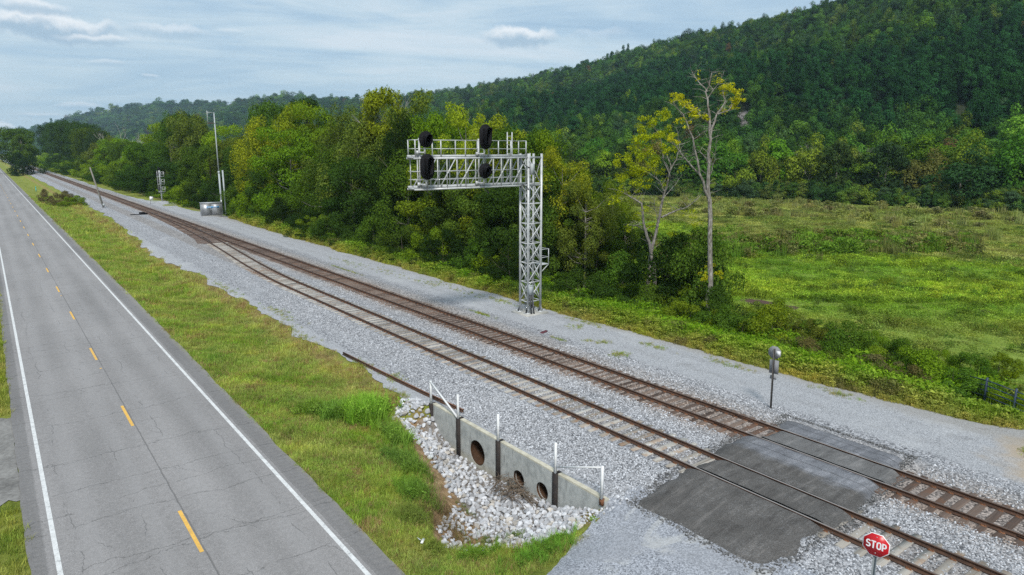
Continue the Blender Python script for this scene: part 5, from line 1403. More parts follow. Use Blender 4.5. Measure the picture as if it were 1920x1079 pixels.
# ---- instanced "stuff"
def scatter(name, P, S, idx, tint, protos, label, cat, rz=None, tilt=None):
    """one object: points carrying scale, turn, kind and tint, with a shared mesh set on each by geometry nodes"""
    n_ = len(P)
    me = bpy.data.meshes.new(name); me.vertices.add(n_); me.vertices.foreach_set('co', np.asarray(P, np.float32).ravel())
    S = np.asarray(S, np.float32)
    if S.ndim == 1: S = np.stack([S, S, S], 1)
    rt = np.zeros((n_, 3), np.float32)
    rt[:, 2] = rng.uniform(0, 6.283, n_) if rz is None else rz
    if tilt is not None: rt[:, :2] = rng.normal(0, tilt, (n_, 2))
    for nm, typ, arr, key in (('scl', 'FLOAT_VECTOR', S, 'vector'), ('rot', 'FLOAT_VECTOR', rt, 'vector'), ('tint', 'FLOAT_VECTOR', np.asarray(tint, np.float32), 'vector')):
        at = me.attributes.new(nm, typ, 'POINT'); at.data.foreach_set(key, arr.ravel())
    at = me.attributes.new('idx', 'INT', 'POINT'); at.data.foreach_set('value', np.asarray(idx, np.int32))
    me.update()
    o = obj(name, me)
    coll = bpy.data.collections.new(name + '_shapes')
    for i, pm in enumerate(protos):
        po = bpy.data.objects.new('%s_shape_%02d' % (name, i), pm); coll.objects.link(po)
    ng = bpy.data.node_groups.new(name + '_scatter', 'GeometryNodeTree')
    ng.interface.new_socket('Geometry', in_out='INPUT', socket_type='NodeSocketGeometry')
    ng.interface.new_socket('Geometry', in_out='OUTPUT', socket_type='NodeSocketGeometry')
    N = ng.nodes; L = ng.links
    gi = N.new('NodeGroupInput'); go = N.new('NodeGroupOutput')
    ci = N.new('GeometryNodeCollectionInfo'); ci.inputs['Collection'].default_value = coll
    ci.inputs['Separate Children'].default_value = True; ci.inputs['Reset Children'].default_value = True
    ip = N.new('GeometryNodeInstanceOnPoints'); ip.inputs['Pick Instance'].default_value = True
    def named(nm, typ):
        a_ = N.new('GeometryNodeInputNamedAttribute'); a_.data_type = typ; a_.inputs['Name'].default_value = nm; return a_.outputs['Attribute']
    mp = N.new('GeometryNodeMeshToPoints'); L.new(gi.outputs[0], mp.inputs['Mesh']); L.new(mp.outputs[0], ip.inputs['Points'])
    L.new(ci.outputs[0], ip.inputs['Instance'])
    L.new(named('idx', 'INT'), ip.inputs['Instance Index'])
    L.new(named('rot', 'FLOAT_VECTOR'), ip.inputs['Rotation']); L.new(named('scl', 'FLOAT_VECTOR'), ip.inputs['Scale'])
    L.new(ip.outputs[0], go.inputs[0])
    md = o.modifiers.new('scatter', 'NODES'); md.node_group = ng
    tag(o, label, cat, kind='stuff')
    return o

# forest: sample the slope
pts = []; tin = []; scl = []; ids = []
edge_trees = []
g = np.random.default_rng(5)
NS = len(RP)
for si in range(NS - 1):
    for ti in range(NT_ - 1):
        if tt[ti] > 1.04: continue
        a_, b_, c_, d_ = HV[ti, si], HV[ti, si + 1], HV[ti + 1, si + 1], HV[ti + 1, si]
        cen = (a_ + b_ + c_ + d_) / 4
        u, v, q = project(*cen)
        if q < 50 or u < -260 or u > 2250: continue
        area = np.linalg.norm(np.cross((b_ - a_)[:3], (d_ - a_)[:3]))
        D = math.hypot(cen[0], cen[1])
        per = max(46.0, (D * .0105) ** 2)
        nn = g.poisson(area / per)
        for _ in range(nn):
            r1, r2 = g.uniform(0, 1, 2)
            p = a_ * (1 - r1) * (1 - r2) + b_ * r1 * (1 - r2) + c_ * r1 * r2 + d_ * (1 - r1) * r2
            t_ = tt[ti] + r2 * (tt[1] - tt[0])
            uu, vv, _q = project(*p)
            # bare talus slope left open
            if abs(uu - 1405) < 24 and 185 < vv < 242 and 0: continue
            pts.append(p); scl.append((D, per)); tin.append((t_, uu, vv))
pts = np.array(pts); scl = np.array(scl); tin = np.array(tin)
# talus patches (world space): openings in the wood
TAL = [(1400, 224, 22, 28), (1446, 208, 17, 13), (1612, 215, 6, 10)]
TALW = []
flat = HV.reshape(-1, 3); fu, fv, fq = project(flat[:, 0], flat[:, 1], flat[:, 2])
for (tu, tv, ru, rv_) in TAL:
    j = np.argmin(np.where((flat[:, 0] > 100) & (fq > 0), np.hypot(fu - tu, fv - tv - 14), 1e9)); TALW.append((flat[j], ru * fq[j] / CF, rv_ * fq[j] / CF))
keep = np.ones(len(pts), bool)
for (c, ra, rb) in TALW:
    dx_ = pts[:, 0] - c[0]; dy_ = pts[:, 1] - c[1]
    al = math.atan2(c[0], c[1]); rad_ = dx_ * math.sin(al) + dy_ * math.cos(al); lat_ = dx_ * math.cos(al) - dy_ * math.sin(al)
    keep &= ~((np.abs(lat_) < ra * .55 * (1 + .3 * np.sin(rad_ * .35)) + 1) & (rad_ > -rb * 6 - 30) & (rad_ < rb * 3.6))
pts, scl, tin = pts[keep], scl[keep], tin[keep]
n_ = len(pts)
ss_ = np.sqrt(scl[:, 1] / 40.0)
nz1 = np.sin(pts[:, 0] * .021 + pts[:, 1] * .009) + np.sin(pts[:, 1] * .024 - pts[:, 0] * .006 + 1.3) + g.normal(0, .5, n_)
band = np.exp(-((tin[:, 0] - .42) / .17) ** 2) * (tin[:, 1] > 850)
pine = (band * 1.5 + nz1 * .45 + g.normal(0, .25, n_)) > .95
kindv = np.where(pine, np.where(g.uniform(size=n_) < .8, 1, 3), g.choice([0, 2, 0, 2, 0, 2, 1], n_))
hgt = np.where(pine, g.uniform(.9, 1.4, n_), g.uniform(.6, 1.25, n_))
wdt = np.where(pine, g.uniform(.66, .95, n_), g.uniform(.60, 1.1, n_) * np.where(g.uniform(size=n_) < .14, 1.4, 1))
S = np.stack([wdt * ss_, wdt * ss_, hgt * (1 + (ss_ - 1) * .45)], 1)
pal = np.array([(.034, .078, .022), (.048, .105, .024), (.066, .130, .026), (.095, .165, .026), (.11, .145, .034), (.050, .090, .042), (.14, .20, .026)])
pi_ = g.choice(len(pal), n_, p=[.24, .26, .20, .10, .05, .13, .02])
tn = pal[pi_] * (.55 + .95 * g.uniform(0, 1, (n_, 1)) ** 1.6) * np.array([1.08, 1.2, 1.05])
tn[pine] = np.array([.026, .085, .026]) * g.uniform(.55, 1.4, (int(pine.sum()), 1))
low_ = (tin[:, 0] < .16)
tn[low_] *= np.array([1.45, 1.35, 1.0])
red = g.uniform(size=n_) < .006; tn[red] = (.13, .085, .035)
# the front rows of the wood are trees of their own
front = (tin[:, 0] < .085) & (tin[:, 1] > 900) & (tin[:, 1] < 2050)
fi = np.where(front)[0]
fi = fi[np.argsort(tin[fi, 0])][:135]
rest = np.ones(n_, bool); rest[fi] = False
forest_protos = []
for k_, kd in enumerate(('far_round', 'far_tall', 'far_wide', 'far_cone')):
    me = PROTO[kd][0].copy(); me.materials.clear(); me.materials.append(M_leaf_i); forest_protos.append(me)
P_ = pts[rest].copy(); P_[:, 2] -= .8
scatter('forest', P_, S[rest], kindv[rest], tn[rest], forest_protos, 'dense mixed woodland covering the hillside behind the field', 'forest')
kn = ['far_round', 'far_tall', 'far_wide', 'far_cone']
sh = ['rounded', 'slender', 'broad', 'pointed']
FE = [('lime', (.13, .20, .02)), ('mid', (.07, .125, .018)), ('dark', (.035, .07, .018)), ('olive', (.13, .14, .025))]
for q_, i in enumerate(fi):
    cm, tm, Ht, Rc = PROTO[kn[kindv[i]]]
    ci_ = int(g.choice(4, p=[.3, .32, .23, .15]))
    lab = f"{sh[kindv[i]]} {ADJ[FE[ci_][0]]} tree at the foot of the wooded hill beyond the field"
    t = thing('woodland_tree', lab, 'tree', tuple(pts[i] - np.array([0, 0, .4])), float(g.uniform(0, 6.28)), f"{sh[kindv[i]]} {ADJ[FE[ci_][0]]} trees at the foot of the wooded hill")
    a_ = obj('crown', cm, t); a_.color = (*[v * g.uniform(.95, 1.6) for v in FE[ci_][1]], 1); obj('trunk', tm, t)
    t.scale = (wdt[i] * 1.28, wdt[i] * 1.28, hgt[i] * .98)
ny_ = rng.uniform(0, 1, 2600); yy_ = np.interp(ny_, [0, 1], [-40, 330]); xx_ = np.interp(yy_, [p[1] for p in BASE], [p[0] for p in BASE]) + rng.gamma(1.6, 3.0, len(yy_)) - 3.0
sc_u = rng.uniform(.16, .42, len(xx_)); Pu = np.stack([xx_, yy_, H(xx_, yy_) - .3], 1)
scatter('forest_undergrowth', Pu, np.stack([sc_u * 1.2, sc_u * 1.2, sc_u], 1), rng.integers(0, 4, len(xx_)), pal[rng.choice(len(pal), len(xx_))] * rng.uniform(.8, 1.6, (len(xx_), 1)), forest_protos, 'shrubby undergrowth along the foot of the wooded hill', 'undergrowth')
# talus: sheets of broken grey rock lying on the slope
def talus_fn(n, b):
    p = n.pos(); c = n.xyz(n.voro(.9, p))[0]; f = n.noise(.3, p, 5, .6)
    n.l.new(n.ramp(n.math('ADD', n.math('MULTIPLY', c, .5), n.math('MULTIPLY', f, .5)), [(.25, (.05, .047, .044)), (.5, (.14, .128, .120)), (.75, (.26, .24, .228))]), b.inputs['Base Color'])
    n.l.new(n.bump(c, .4, 1), b.inputs['Normal'])
M_talus = mat('broken_grey_rock', talus_fn)
from mathutils.bvhtree import BVHTree
hb_ = BVHTree.FromPolygons([tuple(v) for v in HV.reshape(-1, 3)], [tuple(int(i) for i in f) for f in F])
for (c, ra, rb) in TALW:
    al = math.atan2(c[0], c[1]); V = []; Fq = []; n1_, n2_ = 12, 16
    for i in range(n1_ + 1):
        for j in range(n2_ + 1):
            la = (i / n1_ * 2 - 1) * ra * .72 * (1 + .2 * math.sin(j * 1.3)); ra_ = (j / n2_ * 2 - 1) * rb * 2.2
            x = c[0] + la * math.cos(al) + ra_ * math.sin(al); y = c[1] - la * math.sin(al) + ra_ * math.cos(al)
            hit = hb_.ray_cast(Vector((x, y, 900)), Vector((0, 0, -1)))[0]
            V.append((x, y, (hit.z if hit else c[2]) + .5 + .35 * math.sin(i * 2.1 + j * 1.7)))
    for i in range(n1_):
        for j in range(n2_): q = i * (n2_ + 1) + j; Fq.append((q, q + 1, q + n2_ + 2, q + n2_ + 1))
    o = obj('hillside_scree', mesh_from('hillside_scree', V, Fq, M_talus)); tag(o, 'bare grey rock slide showing between trees on the hillside', 'scree', kind='stuff')

# dead grey trees
def dead_tree(x, y, z, h, label, seed, group=None):
    g_ = random.Random(seed); b = MB()
    def grow(p, d, L, r, lv):
        q = p + d * L; b.tube([p, p.lerp(q, .5) + Vector((g_.uniform(-1, 1), g_.uniform(-1, 1), 0)) * L * .05, q], [r, r * .8, r * .55], 5, cap=False)
        if lv == 0: return
        for _ in range(g_.choice([2, 3, 3])):
            nd = (d + Vector((g_.gauss(0, .5), g_.gauss(0, .5), g_.uniform(-.1, .5)))).normalized(); grow(q if g_.random() < .6 else p.lerp(q, .7), nd, L * g_.uniform(.6, .85), r * .55, lv - 1)
    grow(Vector((0, 0, 0)), Vector((0, 0, 1)), h * .33, h * .022, 5)
    o = obj('dead_tree', mesh_from('dead_tree', b.V, b.F, M_deadbark), None, (x, y, z)); tag(o, label, 'tree', group)
for (u, v, D, h, s_, lb) in ((1520, 300, 205, 13, 1, 'pale leafless dead tree in the woodland edge, leftmost of the bare grey ones'), (1575, 300, 208, 11, 2, 'pale leafless dead tree in the woodland edge, middle of the bare grey ones'),
                       (1605, 298, 212, 12, 3, 'pale leafless dead tree in the woodland edge, rightmost of the bare grey ones')):
    d = dir_of(u, 340); hd = math.hypot(d.x, d.y); x, y = d.x / hd * D, d.y / hd * D
    hit = hb_.ray_cast(Vector((x, y, 900)), Vector((0, 0, -1)))[0]; dead_tree(x, y, hit.z if hit else -1, h, lb, s_, 'bare grey trees in the woodland edge')
x, y = azim_point(240, 48); dead_tree(x, y, -1, height_for(x, y, 236) , 'grey leafless tree rising out of the far railside row', 7)
x, y = azim_point(745, 47); dead_tree(x, y, -1, height_for(x, y, 168), 'thin bare-branched tree standing above the yellow green trees behind the gantry', 9)

# ------------------------------------------------------------------ grass and weeds
def blades(seed, n_, h, spread, wd, lean=.5, segs=3, curve=.5):
    g = np.random.default_rng(seed); V = []; F = []
    for i in range(n_):
        a_ = g.uniform(0, 6.28); r = spread * math.sqrt(g.uniform()); bx, by = r * math.cos(a_), r * math.sin(a_)
        hh = h * g.uniform(.55, 1.1); da = g.uniform(0, 6.28); ln = lean * g.uniform(.2, 1); pa = da + 1.57; w_ = wd * g.uniform(.7, 1.3)
        k = len(V)
        for s_ in range(segs + 1):
            t = s_ / segs; off = ln * hh * (t ** 1.7); z = hh * (t - curve * ln * t * t * .6)
            ww = w_ * (1 - t) ** .6 * .5 if s_ < segs else .001
            for sg in (-1, 1): V.append((bx + off * math.cos(da) + sg * ww * math.cos(pa), by + off * math.sin(da) + sg * ww * math.sin(pa), z))
        for s_ in range(segs): q = k + s_ * 2; F.append((q, q + 1, q + 3, q + 2))
    return mesh_from('tuft', V, F, M_grass_i)
def herb(seed, n_, h, rad, size):
    """leafy weed: stems with leaf sprays"""
    g = np.random.default_rng(seed)
    C = np.stack([g.normal(0, rad * .5, n_), g.normal(0, rad * .5, n_), h * g.uniform(.05, 1, n_) ** .8], 1)
    C[:, :2] *= (1.1 - C[:, 2:3] / h * .5)
    N = unit(g.normal(size=(n_, 3)) * .6 + [0, 0, .9]); V, F = cards(g, C, N, size)
    return mesh_from('weed', V, F, M_grass_i)
T_short = [blades(1, 16, .16, .16, .016, .7), blades(2, 16, .20, .18, .014, .8), blades(3, 14, .13, .16, .018, .7)]
T_tall = [blades(4, 22, .75, .16, .024, .65, 4), blades(5, 20, .9, .18, .026, .8, 4), herb(6, 90, .6, .35, .10)]
T_weed = [blades(7, 20, .55, .2, .022, .5), herb(8, 110, .7, .34, .11), herb(9, 90, .45, .42, .12), blades(10, 26, .8, .14, .014, .35)]
T_mound = [herb(11, 190, .22, 1.1, .13), herb(12, 170, .34, .9, .12), blades(13, 70, .34, .8, .025, .7), blades(14, 80, .26, 1.0, .022, .7)]
def place_pts(X, Y, dz=0): return np.stack([X, Y, H(X, Y) + dz], 1)
def noise2(x, y, s, seed=0):
    return (np.sin(x * s + seed) * np.cos(y * s * .8 + seed * 2) + np.sin((x + y) * s * 1.7 + seed * 3) * .6 + np.cos((x - y * 1.3) * s * 2.6 + seed) * .4) / 2
def tints(base, alt, m, jit=.25):
    b = np.array(base)[None] * (1 - m[:, None]) + np.array(alt)[None] * m[:, None]
    return b * rng.uniform(1 - jit, 1 + jit, (len(m), 1)) * rng.uniform(.93, 1.07, (len(m), 3))
# verge between highway and ballast
bands = [((14.2, 24), 95, .95), ((24, 36), 70, 1.1), ((36, 60), 32, 1.45), ((60, 110), 11, 2.1), ((110, 220), 3.2, 3.2)]
Xs = []; Ys = []; Ss = []
for (ya, yb), den, sc_ in bands:
    n_ = int((15.6 - 8.2) * (yb - ya) * den); Xs.append(rng.uniform(8.2, 15.8, n_)); Ys.append(rng.uniform(ya, yb, n_)); Ss.append(np.full(n_, sc_))
X = np.concatenate(Xs); Y = np.concatenate(Ys); S_ = np.concatenate(Ss)
road_e = 8.36 + np.interp(Y, [10, 60, 200], [-.05, .25, .3]) + noise2(X * 0, Y, 1.3) * .10
grav_e = 15.45 + fbm1(Y, 3, 17, .30) - .9 * np.exp(-((Y - 88) / 9) ** 2) + .5 * np.exp(-((Y - 140) / 22) ** 2) + np.interp(Y, [100, 150, 190], [0, 1.3, 1.7])
db = seg_dist(X, Y, BASIN)
thin = np.clip((grav_e - .1 - X) / 1.4, 0, 1) ** .7
k = (X > road_e) & (X < grav_e + noise2(X, Y, 3.1, 2) * .25) & (rng.uniform(size=len(X)) < .18 + .82 * thin) & (db < -.02)
k &= ~((Y < 16.2) & (X > 14.2)) & ~((noise2(X, Y, 1.9, 5) > .62) & (X > 13.6))
k &= (Y > np.interp(X, [8, 9.4, 10.6, 11.6, 12.4, 13.4], [11, 11.4, 12.6, 13.6, 14.1, 14.4]))
X, Y, S_ = X[k], Y[k], S_[k]
m = np.clip(.45 + .5 * noise2(X, Y, .8, 1) + np.clip((X - 13.2) / 2, 0, .8), 0, 1)
tn_ = tints((.215, .34, .045), (.43, .44, .13), m)
m2 = np.clip(noise2(X, Y, .33, 9) * 1.2 - .2, 0, 1); tn_ = tn_ * (1 - m2[:, None] * .35) + np.array([.14, .28, .03]) * m2[:, None] * .35
dry = (rng.uniform(size=len(X)) < .14 + .3 * (X > 14.3) + .5 * (noise2(X, Y, .6, 31) > .62)); tn_[dry] = np.array([.38, .27, .13]) * rng.uniform(.7, 1.1, (dry.sum(), 1))
tn_ *= (1 + .22 * noise2(X, Y, 1.4, 14))[:, None]; hv = 1 + .6 * noise2(X, Y, 1.1, 4)
scatter('verge_grass', place_pts(X, Y), np.stack([S_, S_, S_ * hv * rng.uniform(.7, 1.2, len(X))], 1), rng.integers(0, 3, len(X)), tn_, T_short, 'mown grass verge between the highway and the railway ballast', 'grass')
# other side of the highway and the strip by the driveway
n_ = 16000; X = rng.uniform(-9, -.3, n_); Y = rng.uniform(14, 75, n_)
k = (X < -.45 + noise2(X, Y, 1.7) * .12) & ~((Y > 27.6) & (Y < 37.9 + noise2(X, Y, .9) * .5))
X, Y = X[k], Y[k]; sc_ = np.interp(Y, [20, 75], [1.1, 1.9])
scatter('shoulder_grass', place_pts(X, Y), sc_ * rng.uniform(.7, 1.3, len(X)), rng.integers(0, 3, len(X)), tints((.22, .30, .035), (.44, .40, .12), np.clip(.5 + .6 * noise2(X, Y, .9), 0, 1)), T_short, 'grass along the outer shoulder of the highway', 'grass')
# tall grass: clump by the ditch, ditch bank, ditch rim towards the driveway
def blob(cx_, cy_, rx, ry, n_, ang=0):
    a_ = rng.normal(0, .5, (n_, 2)); c_, s_ = math.cos(ang), math.sin(ang)
    x = a_[:, 0] * rx; y = a_[:, 1] * ry; return cx_ + x * c_ - y * s_, cy_ + x * s_ + y * c_
groups = [(13.1, 28.6, .75, 1.3, 210, 1.25, (.17, .33, .03)), (11.9, 29.6, 1.0, .8, 110, 1.05, (.11, .23, .03)), (11.2, 30.6, .7, .9, 70, .95, (.12, .22, .03)), (13.0, 25.4, .35, 1.1, 80, .85, (.13, .25, .03)), (12.2, 22.9, .5, 1.3, 150, .7, (.10, .20, .025)),
          (11.2, 20.6, .6, 1.0, 140, .65, (.10, .21, .025)), (10.2, 19.0, .5, .7, 90, .5, (.13, .19, .03)), (13.2, 20.2, .5, .6, 20, .28, (.10, .15, .03)), (12.2, 18.6, .8, .4, 40, .3, (.12, .16, .03)), (11.3, 17.6, .4, .4, 16, .3, (.12, .16, .03)), (12.7, 14.9, 1.3, .45, 150, .50, (.11, .26, .025)), (10.8, 15.9, .9, .4, 80, .45, (.11, .23, .025)), (9.8, 16.9, .5, .6, 60, .4, (.14, .2, .03)), (12.9, 17.9, .5, .7, 36, .35, (.09, .16, .03)), (13.6, 17.4, .4, .4, 26, .33, (.10, .17, .03))]
Xs, Ys, Sc, Tn = [], [], [], []
for (a_, b_, rx, ry, nn, hh, c) in groups:
    x, y = blob(a_, b_, rx, ry, nn); Xs.append(x); Ys.append(y); Sc.append(np.full(nn, hh)); Tn.append(np.array(c)[None] * rng.uniform(.9, 1.5, (nn, 1)) + np.array([.05, .03, .02]))
X = np.concatenate(Xs); Y = np.concatenate(Ys); Sc = np.concatenate(Sc); Tn = np.concatenate(Tn)
k = X < 15.4; X, Y, Sc, Tn = X[k], Y[k], Sc[k], Tn[k]
scatter('tall_grass', place_pts(X, Y, -.05), Sc * rng.uniform(.7, 1.2, len(X)), rng.choice([0, 1, 0, 1, 2], len(X)), Tn, T_tall, 'tall lush grass clumps around the rock-lined ditch', 'tall grass', tilt=.12)
# dry straw hanging down the cut bank
X, Y = blob(11.3, 19.8, 1.1, 2.6, 420, .25); k = seg_dist(X, Y, BASIN) > -.35; X, Y = X[k], Y[k]
scatter('dry_straw', place_pts(X, Y, -.03), rng.uniform(.5, 1.1, len(X)), rng.integers(0, 2, len(X)), tints((.30, .22, .12), (.14, .085, .05), rng.uniform(size=len(X))), [blades(21, 14, .4, .2, .012, 1.2), blades(22, 12, .3, .25, .012, 1.4)], 'dry brown straw and roots on the cut bank of the ditch', 'straw', tilt=.3)
# weed belt along the far gravel edge
n_ = 15000; Y = rng.uniform(-4, 130, n_) ** 1.0; Y = np.where(rng.uniform(size=n_) < .55, rng.uniform(-4, 50, n_), Y)
hi_e = 33.2 + fbm1(Y, 5, 19, .32) + np.interp(Y, [-20, 6, 11, 17, 40, 100, 128, 133, 141, 146, 200], [4, 2.2, 1.8, .8, 0, 0, 1.0, 3.2, 3.2, -.6, -4.0])
off = rng.gamma(2.0, 1.25, n_); X = hi_e + off - .35
k = (X < 41) & ~((X < 36.6) & (Y < 8.6) & (Y > 4)) ; X, Y, off = X[k], Y[k], off[k]
m = np.clip(1.0 - off / 2.6 + .3 * noise2(X, Y, .9, 3), 0, 1)
tn_ = tints((.19, .33, .022), (.42, .37, .10), m)
br_ = noise2(X, Y, .7, 8) > .45; tn_[br_] = tn_[br_] * .4 + np.array([.13, .10, .06]) * .6
hs = np.where((X > 36.6) & (X < 39.6) & (Y > 7) & (Y < 12.6), .45, 1) * np.interp(off, [0, .8, 2.0, 6], [.32, .65, 1.55, 2.0]) * np.interp(Y, [0, 60, 130], [1, 1.05, 1.5])
scatter('edge_weeds', place_pts(X, Y, -.03), hs * rng.uniform(.6, 1.25, len(X)), rng.integers(0, 4, len(X)), tn_, T_weed, 'ragged belt of weeds along the edge of the service road', 'weeds')
# sparse tufts on the gravel
sp_g = [(28.9, 27.1, .8, .5, 46), (29.9, 29.6, .45, .5, 28), (29.2, 30.4, .4, .5, 10), (27.9, 40.2, .25, 1.8, 60), (27.6, 64, .25, 3.5, 70), (16.2, 31.5, .5, .8, 30), (15.9, 34.9, .4, 1.4, 40), (15.3, 29.2, .3, .6, 24), (30.8, 60, 1.2, 4, 40), (31.5, 48, .8, 3, 34), (27.9, 31.6, .2, .8, 20), (31.9, 27, .5, 1.2, 40), (32.4, 22, .5, 1.6, 46), (32.0, 44, .6, 2.5, 60), (31.4, 53, 1.2, 3, 60), (30.2, 68, .8, 4, 40), (32.6, 34, .4, 2.2, 50), (32.8, 16, .4, 1.2, 40), (31.2, 33.6, .6, .7, 26), (32.2, 7.6, .6, .4, 30),
        (16.3, 50, .5, 4, 60), (15.8, 64, .6, 6, 60), (15.4, 43, .5, 3, 60)]
Xs, Ys = [], []
for (a_, b_, rx, ry, nn) in sp_g: x, y = blob(a_, b_, rx, ry, nn); Xs.append(x); Ys.append(y)
X = np.concatenate(Xs); Y = np.concatenate(Ys)
scatter('gravel_tufts', place_pts(X, Y, .03), rng.uniform(.5, 1.1, len(X)), rng.integers(0, 3, len(X)), tints((.2, .3, .03), (.38, .32, .12), rng.uniform(size=len(X))), T_short, 'thin tufts of grass growing through the gravel', 'grass tufts')
# the field
n_ = 46000
r_ = rng.uniform(0, 1, n_); X = 37.5 + (165 - 37.5) * r_ ** 1.6; Y = rng.uniform(-10, 190, n_) * (.5 + .5 * r_) + 6
uu, vv, qq = project(X, Y, -1.3 + 0 * X); k = (uu > 1050) & (uu < 2300) & (qq > 5) & (X < np.interp(Y, [-100, 20, 52, 75, 98, 118, 170, 220], [184, 181, 176, 172, 167, 156, 150, 148]))
X, Y, qq = X[k], Y[k], qq[k]
nz = noise2(X, Y, .16, 2) + .5 * noise2(X, Y, .45, 6)
far_ = X + noise2(X, Y, .06, 4) * 14 > 92
scar = (np.hypot((X - 54.1) / 2.0, (Y - 32.8) / 3.4) < 1) | (np.hypot((X - 47.2) / 2.4, (Y - 23.2) / 1.9) < 1)
openp = (X < 56) & (Y < 24) & (X > 45)
k = ~scar & ~(openp & (rng.uniform(size=len(X)) < .45)); X, Y, qq, nz, far_ = X[k], Y[k], qq[k], nz[k], far_[k]
tn_ = tints((.38, .50, .055), (.22, .37, .045), np.clip(.5 - nz, 0, 1))
nf = np.clip((58 - X) / 10 + (30 - Y) / 12, 0, 1)[:, None]; tn_ = tn_ * (1 - nf) + nf * tints((.36, .42, .10), (.27, .35, .07), np.clip(.5 - nz, 0, 1))
tf = tints((.46, .46, .15), (.27, .33, .08), np.clip(.5 + nz, 0, 1)); tn_[far_] = tf[far_]
db_ = rng.uniform(size=len(X)) < .04; tn_[db_] = np.array([.08, .17, .025]); sc_ = np.interp(qq, [30, 60, 160], [.8, 1.1, 1.7]) * rng.uniform(.6, 1.3, len(X))
pt_ = noise2(X, Y, .55, 12) + .5 * noise2(X, Y, 1.7, 3); tn_ *= np.where(pt_ > .45, .62, 1)[:, None] * np.where(rng.uniform(size=len(X)) < .14, .55, 1)[:, None]; hz_ = np.clip(.95 + .75 * nz + .5 * (pt_ > .45), .4, 2.4)
scatter('field_growth', place_pts(X, Y, -.05), np.stack([sc_, sc_, sc_ * hz_], 1), rng.integers(0, 4, len(X)), tn_, T_mound, 'rough green pasture growth in the open field', 'pasture')
n_ = 2600; X = rng.uniform(38, 100, n_); Y = rng.uniform(6, 75, n_); uu, vv, qq = project(X, Y, -1.3 + 0 * X); k = (uu > 1080) & (uu < 2100) & (qq > 5) & (noise2(X, Y, .5, 21) > .1) & (np.hypot((X - 54.1) / 2.0, (Y - 32.8) / 3.4) > 1) & (np.hypot((X - 47.0) / 2.4, (Y - 23.2) / 1.8) > 1)
X, Y = X[k], Y[k]
scatter('pasture_weeds', place_pts(X, Y, -.03), rng.uniform(.5, 1.4, len(X)) * np.interp(X, [38, 60, 100], [.8, 1, 1.5]), rng.integers(0, 4, len(X)), tints((.20, .32, .04), (.12, .17, .05), rng.uniform(size=len(X)) ** 1.5), T_weed, 'scattered upright weeds standing in the near pasture', 'weeds')
# the band of taller weeds across the middle of the field
n_ = 900; t_ = rng.uniform(0, 1, n_); 
A_ = np.array([66.0, 62.0]); B_ = np.array([108.0, 38.0]); X = A_[0] + (B_[0] - A_[0]) * t_ + rng.normal(0, 3.4, n_); Y = A_[1] + (B_[1] - A_[1]) * t_ + rng.normal(0, 4.2, n_)
cl_ = noise2(X, Y, .35, 3) > -.25; X, Y = X[cl_], Y[cl_]
tn_ = tints((.16, .27, .035), (.2, .2, .07), (rng.uniform(size=len(X)) < .45).astype(float))
scatter('tall_weeds', place_pts(X, Y, -.05), rng.uniform(1.3, 2.9, len(X)), rng.choice([1, 3, 0, 1], len(X)), tn_, [blades(31, 60, .7, .4, .05, .4), herb(32, 240, .75, .55, .15), herb(33, 200, .5, .6, .15), blades(34, 50, .9, .3, .04, .3)], 'band of taller weeds across the middle of the field', 'weeds')
n_ = 520; X = rng.uniform(118, 168, n_); Y = rng.uniform(20, 118, n_); k = (X < np.interp(Y, [20, 52, 75, 98, 118], [178, 174, 170, 165, 154]) - 2) & (noise2(X, Y, .2, 3) > -.1); X, Y = X[k], Y[k]
scatter('tall_weeds', place_pts(X, Y, -.05), rng.uniform(1.4, 3.0, len(X)), rng.integers(0, 4, len(X)), tints((.30, .33, .10), (.24, .23, .10), rng.uniform(size=len(X))), [blades(35, 60, .7, .4, .06, .4), herb(36, 200, .7, .55, .2), herb(37, 200, .5, .6, .2), blades(38, 50, .9, .3, .05, .3)], 'scattered brownish weeds near the far side of the field', 'weeds')

# ------------------------------------------------------------------ rocks
def rock_mesh(seed):
    import bmesh
    bm = bmesh.new(); bmesh.ops.create_icosphere(bm, subdivisions=2, radius=1)
    g_ = random.Random(seed); pl_ = [(Vector((g_.gauss(0, 1), g_.gauss(0, 1), g_.gauss(0, 1))).normalized(), g_.uniform(.45, .85)) for _ in range(11)]
    sx_, sy_, sz_ = g_.uniform(.8, 1.25), g_.uniform(.7, 1.0), g_.uniform(.55, .8)
    for v in bm.verts:
        for (n_, d_) in pl_:
            e = v.co.dot(n_) - d_
            if e > 0: v.co -= n_ * e
        v.co = Vector((v.co.x * sx_, v.co.y * sy_, v.co.z * sz_)) * .6
    me = bpy.data.meshes.new('rock'); bm.to_mesh(me); bm.free(); return me
def rock_fn(inst):
    def fn(n, b):
        t = tint_of(n, inst); f = n.noise(9, n.pos(), 5, .7)
        c = n.mix(1.0, t, n.ramp(f, [(.3, (.72, .72, .72)), (.65, (1.15, 1.15, 1.15))]), 'MULTIPLY')
        n.l.new(c, b.inputs['Base Color']); b.inputs['Roughness'].default_value = .9; b.inputs['Specular IOR Level'].default_value = .2
        n.l.new(n.bump(f, .015, .6), b.inputs['Normal'])
    return fn
M_rock = mat('limestone_riprap', rock_fn(False)); M_rock_i = mat('limestone_rubble', rock_fn(True))
rocks = [rock_mesh(s_) for s_ in range(7)]
rocks_i = [r.copy() for r in rocks]
for r in rocks: r.materials.append(M_rock)
for r in rocks_i: r.materials.append(M_rock_i)
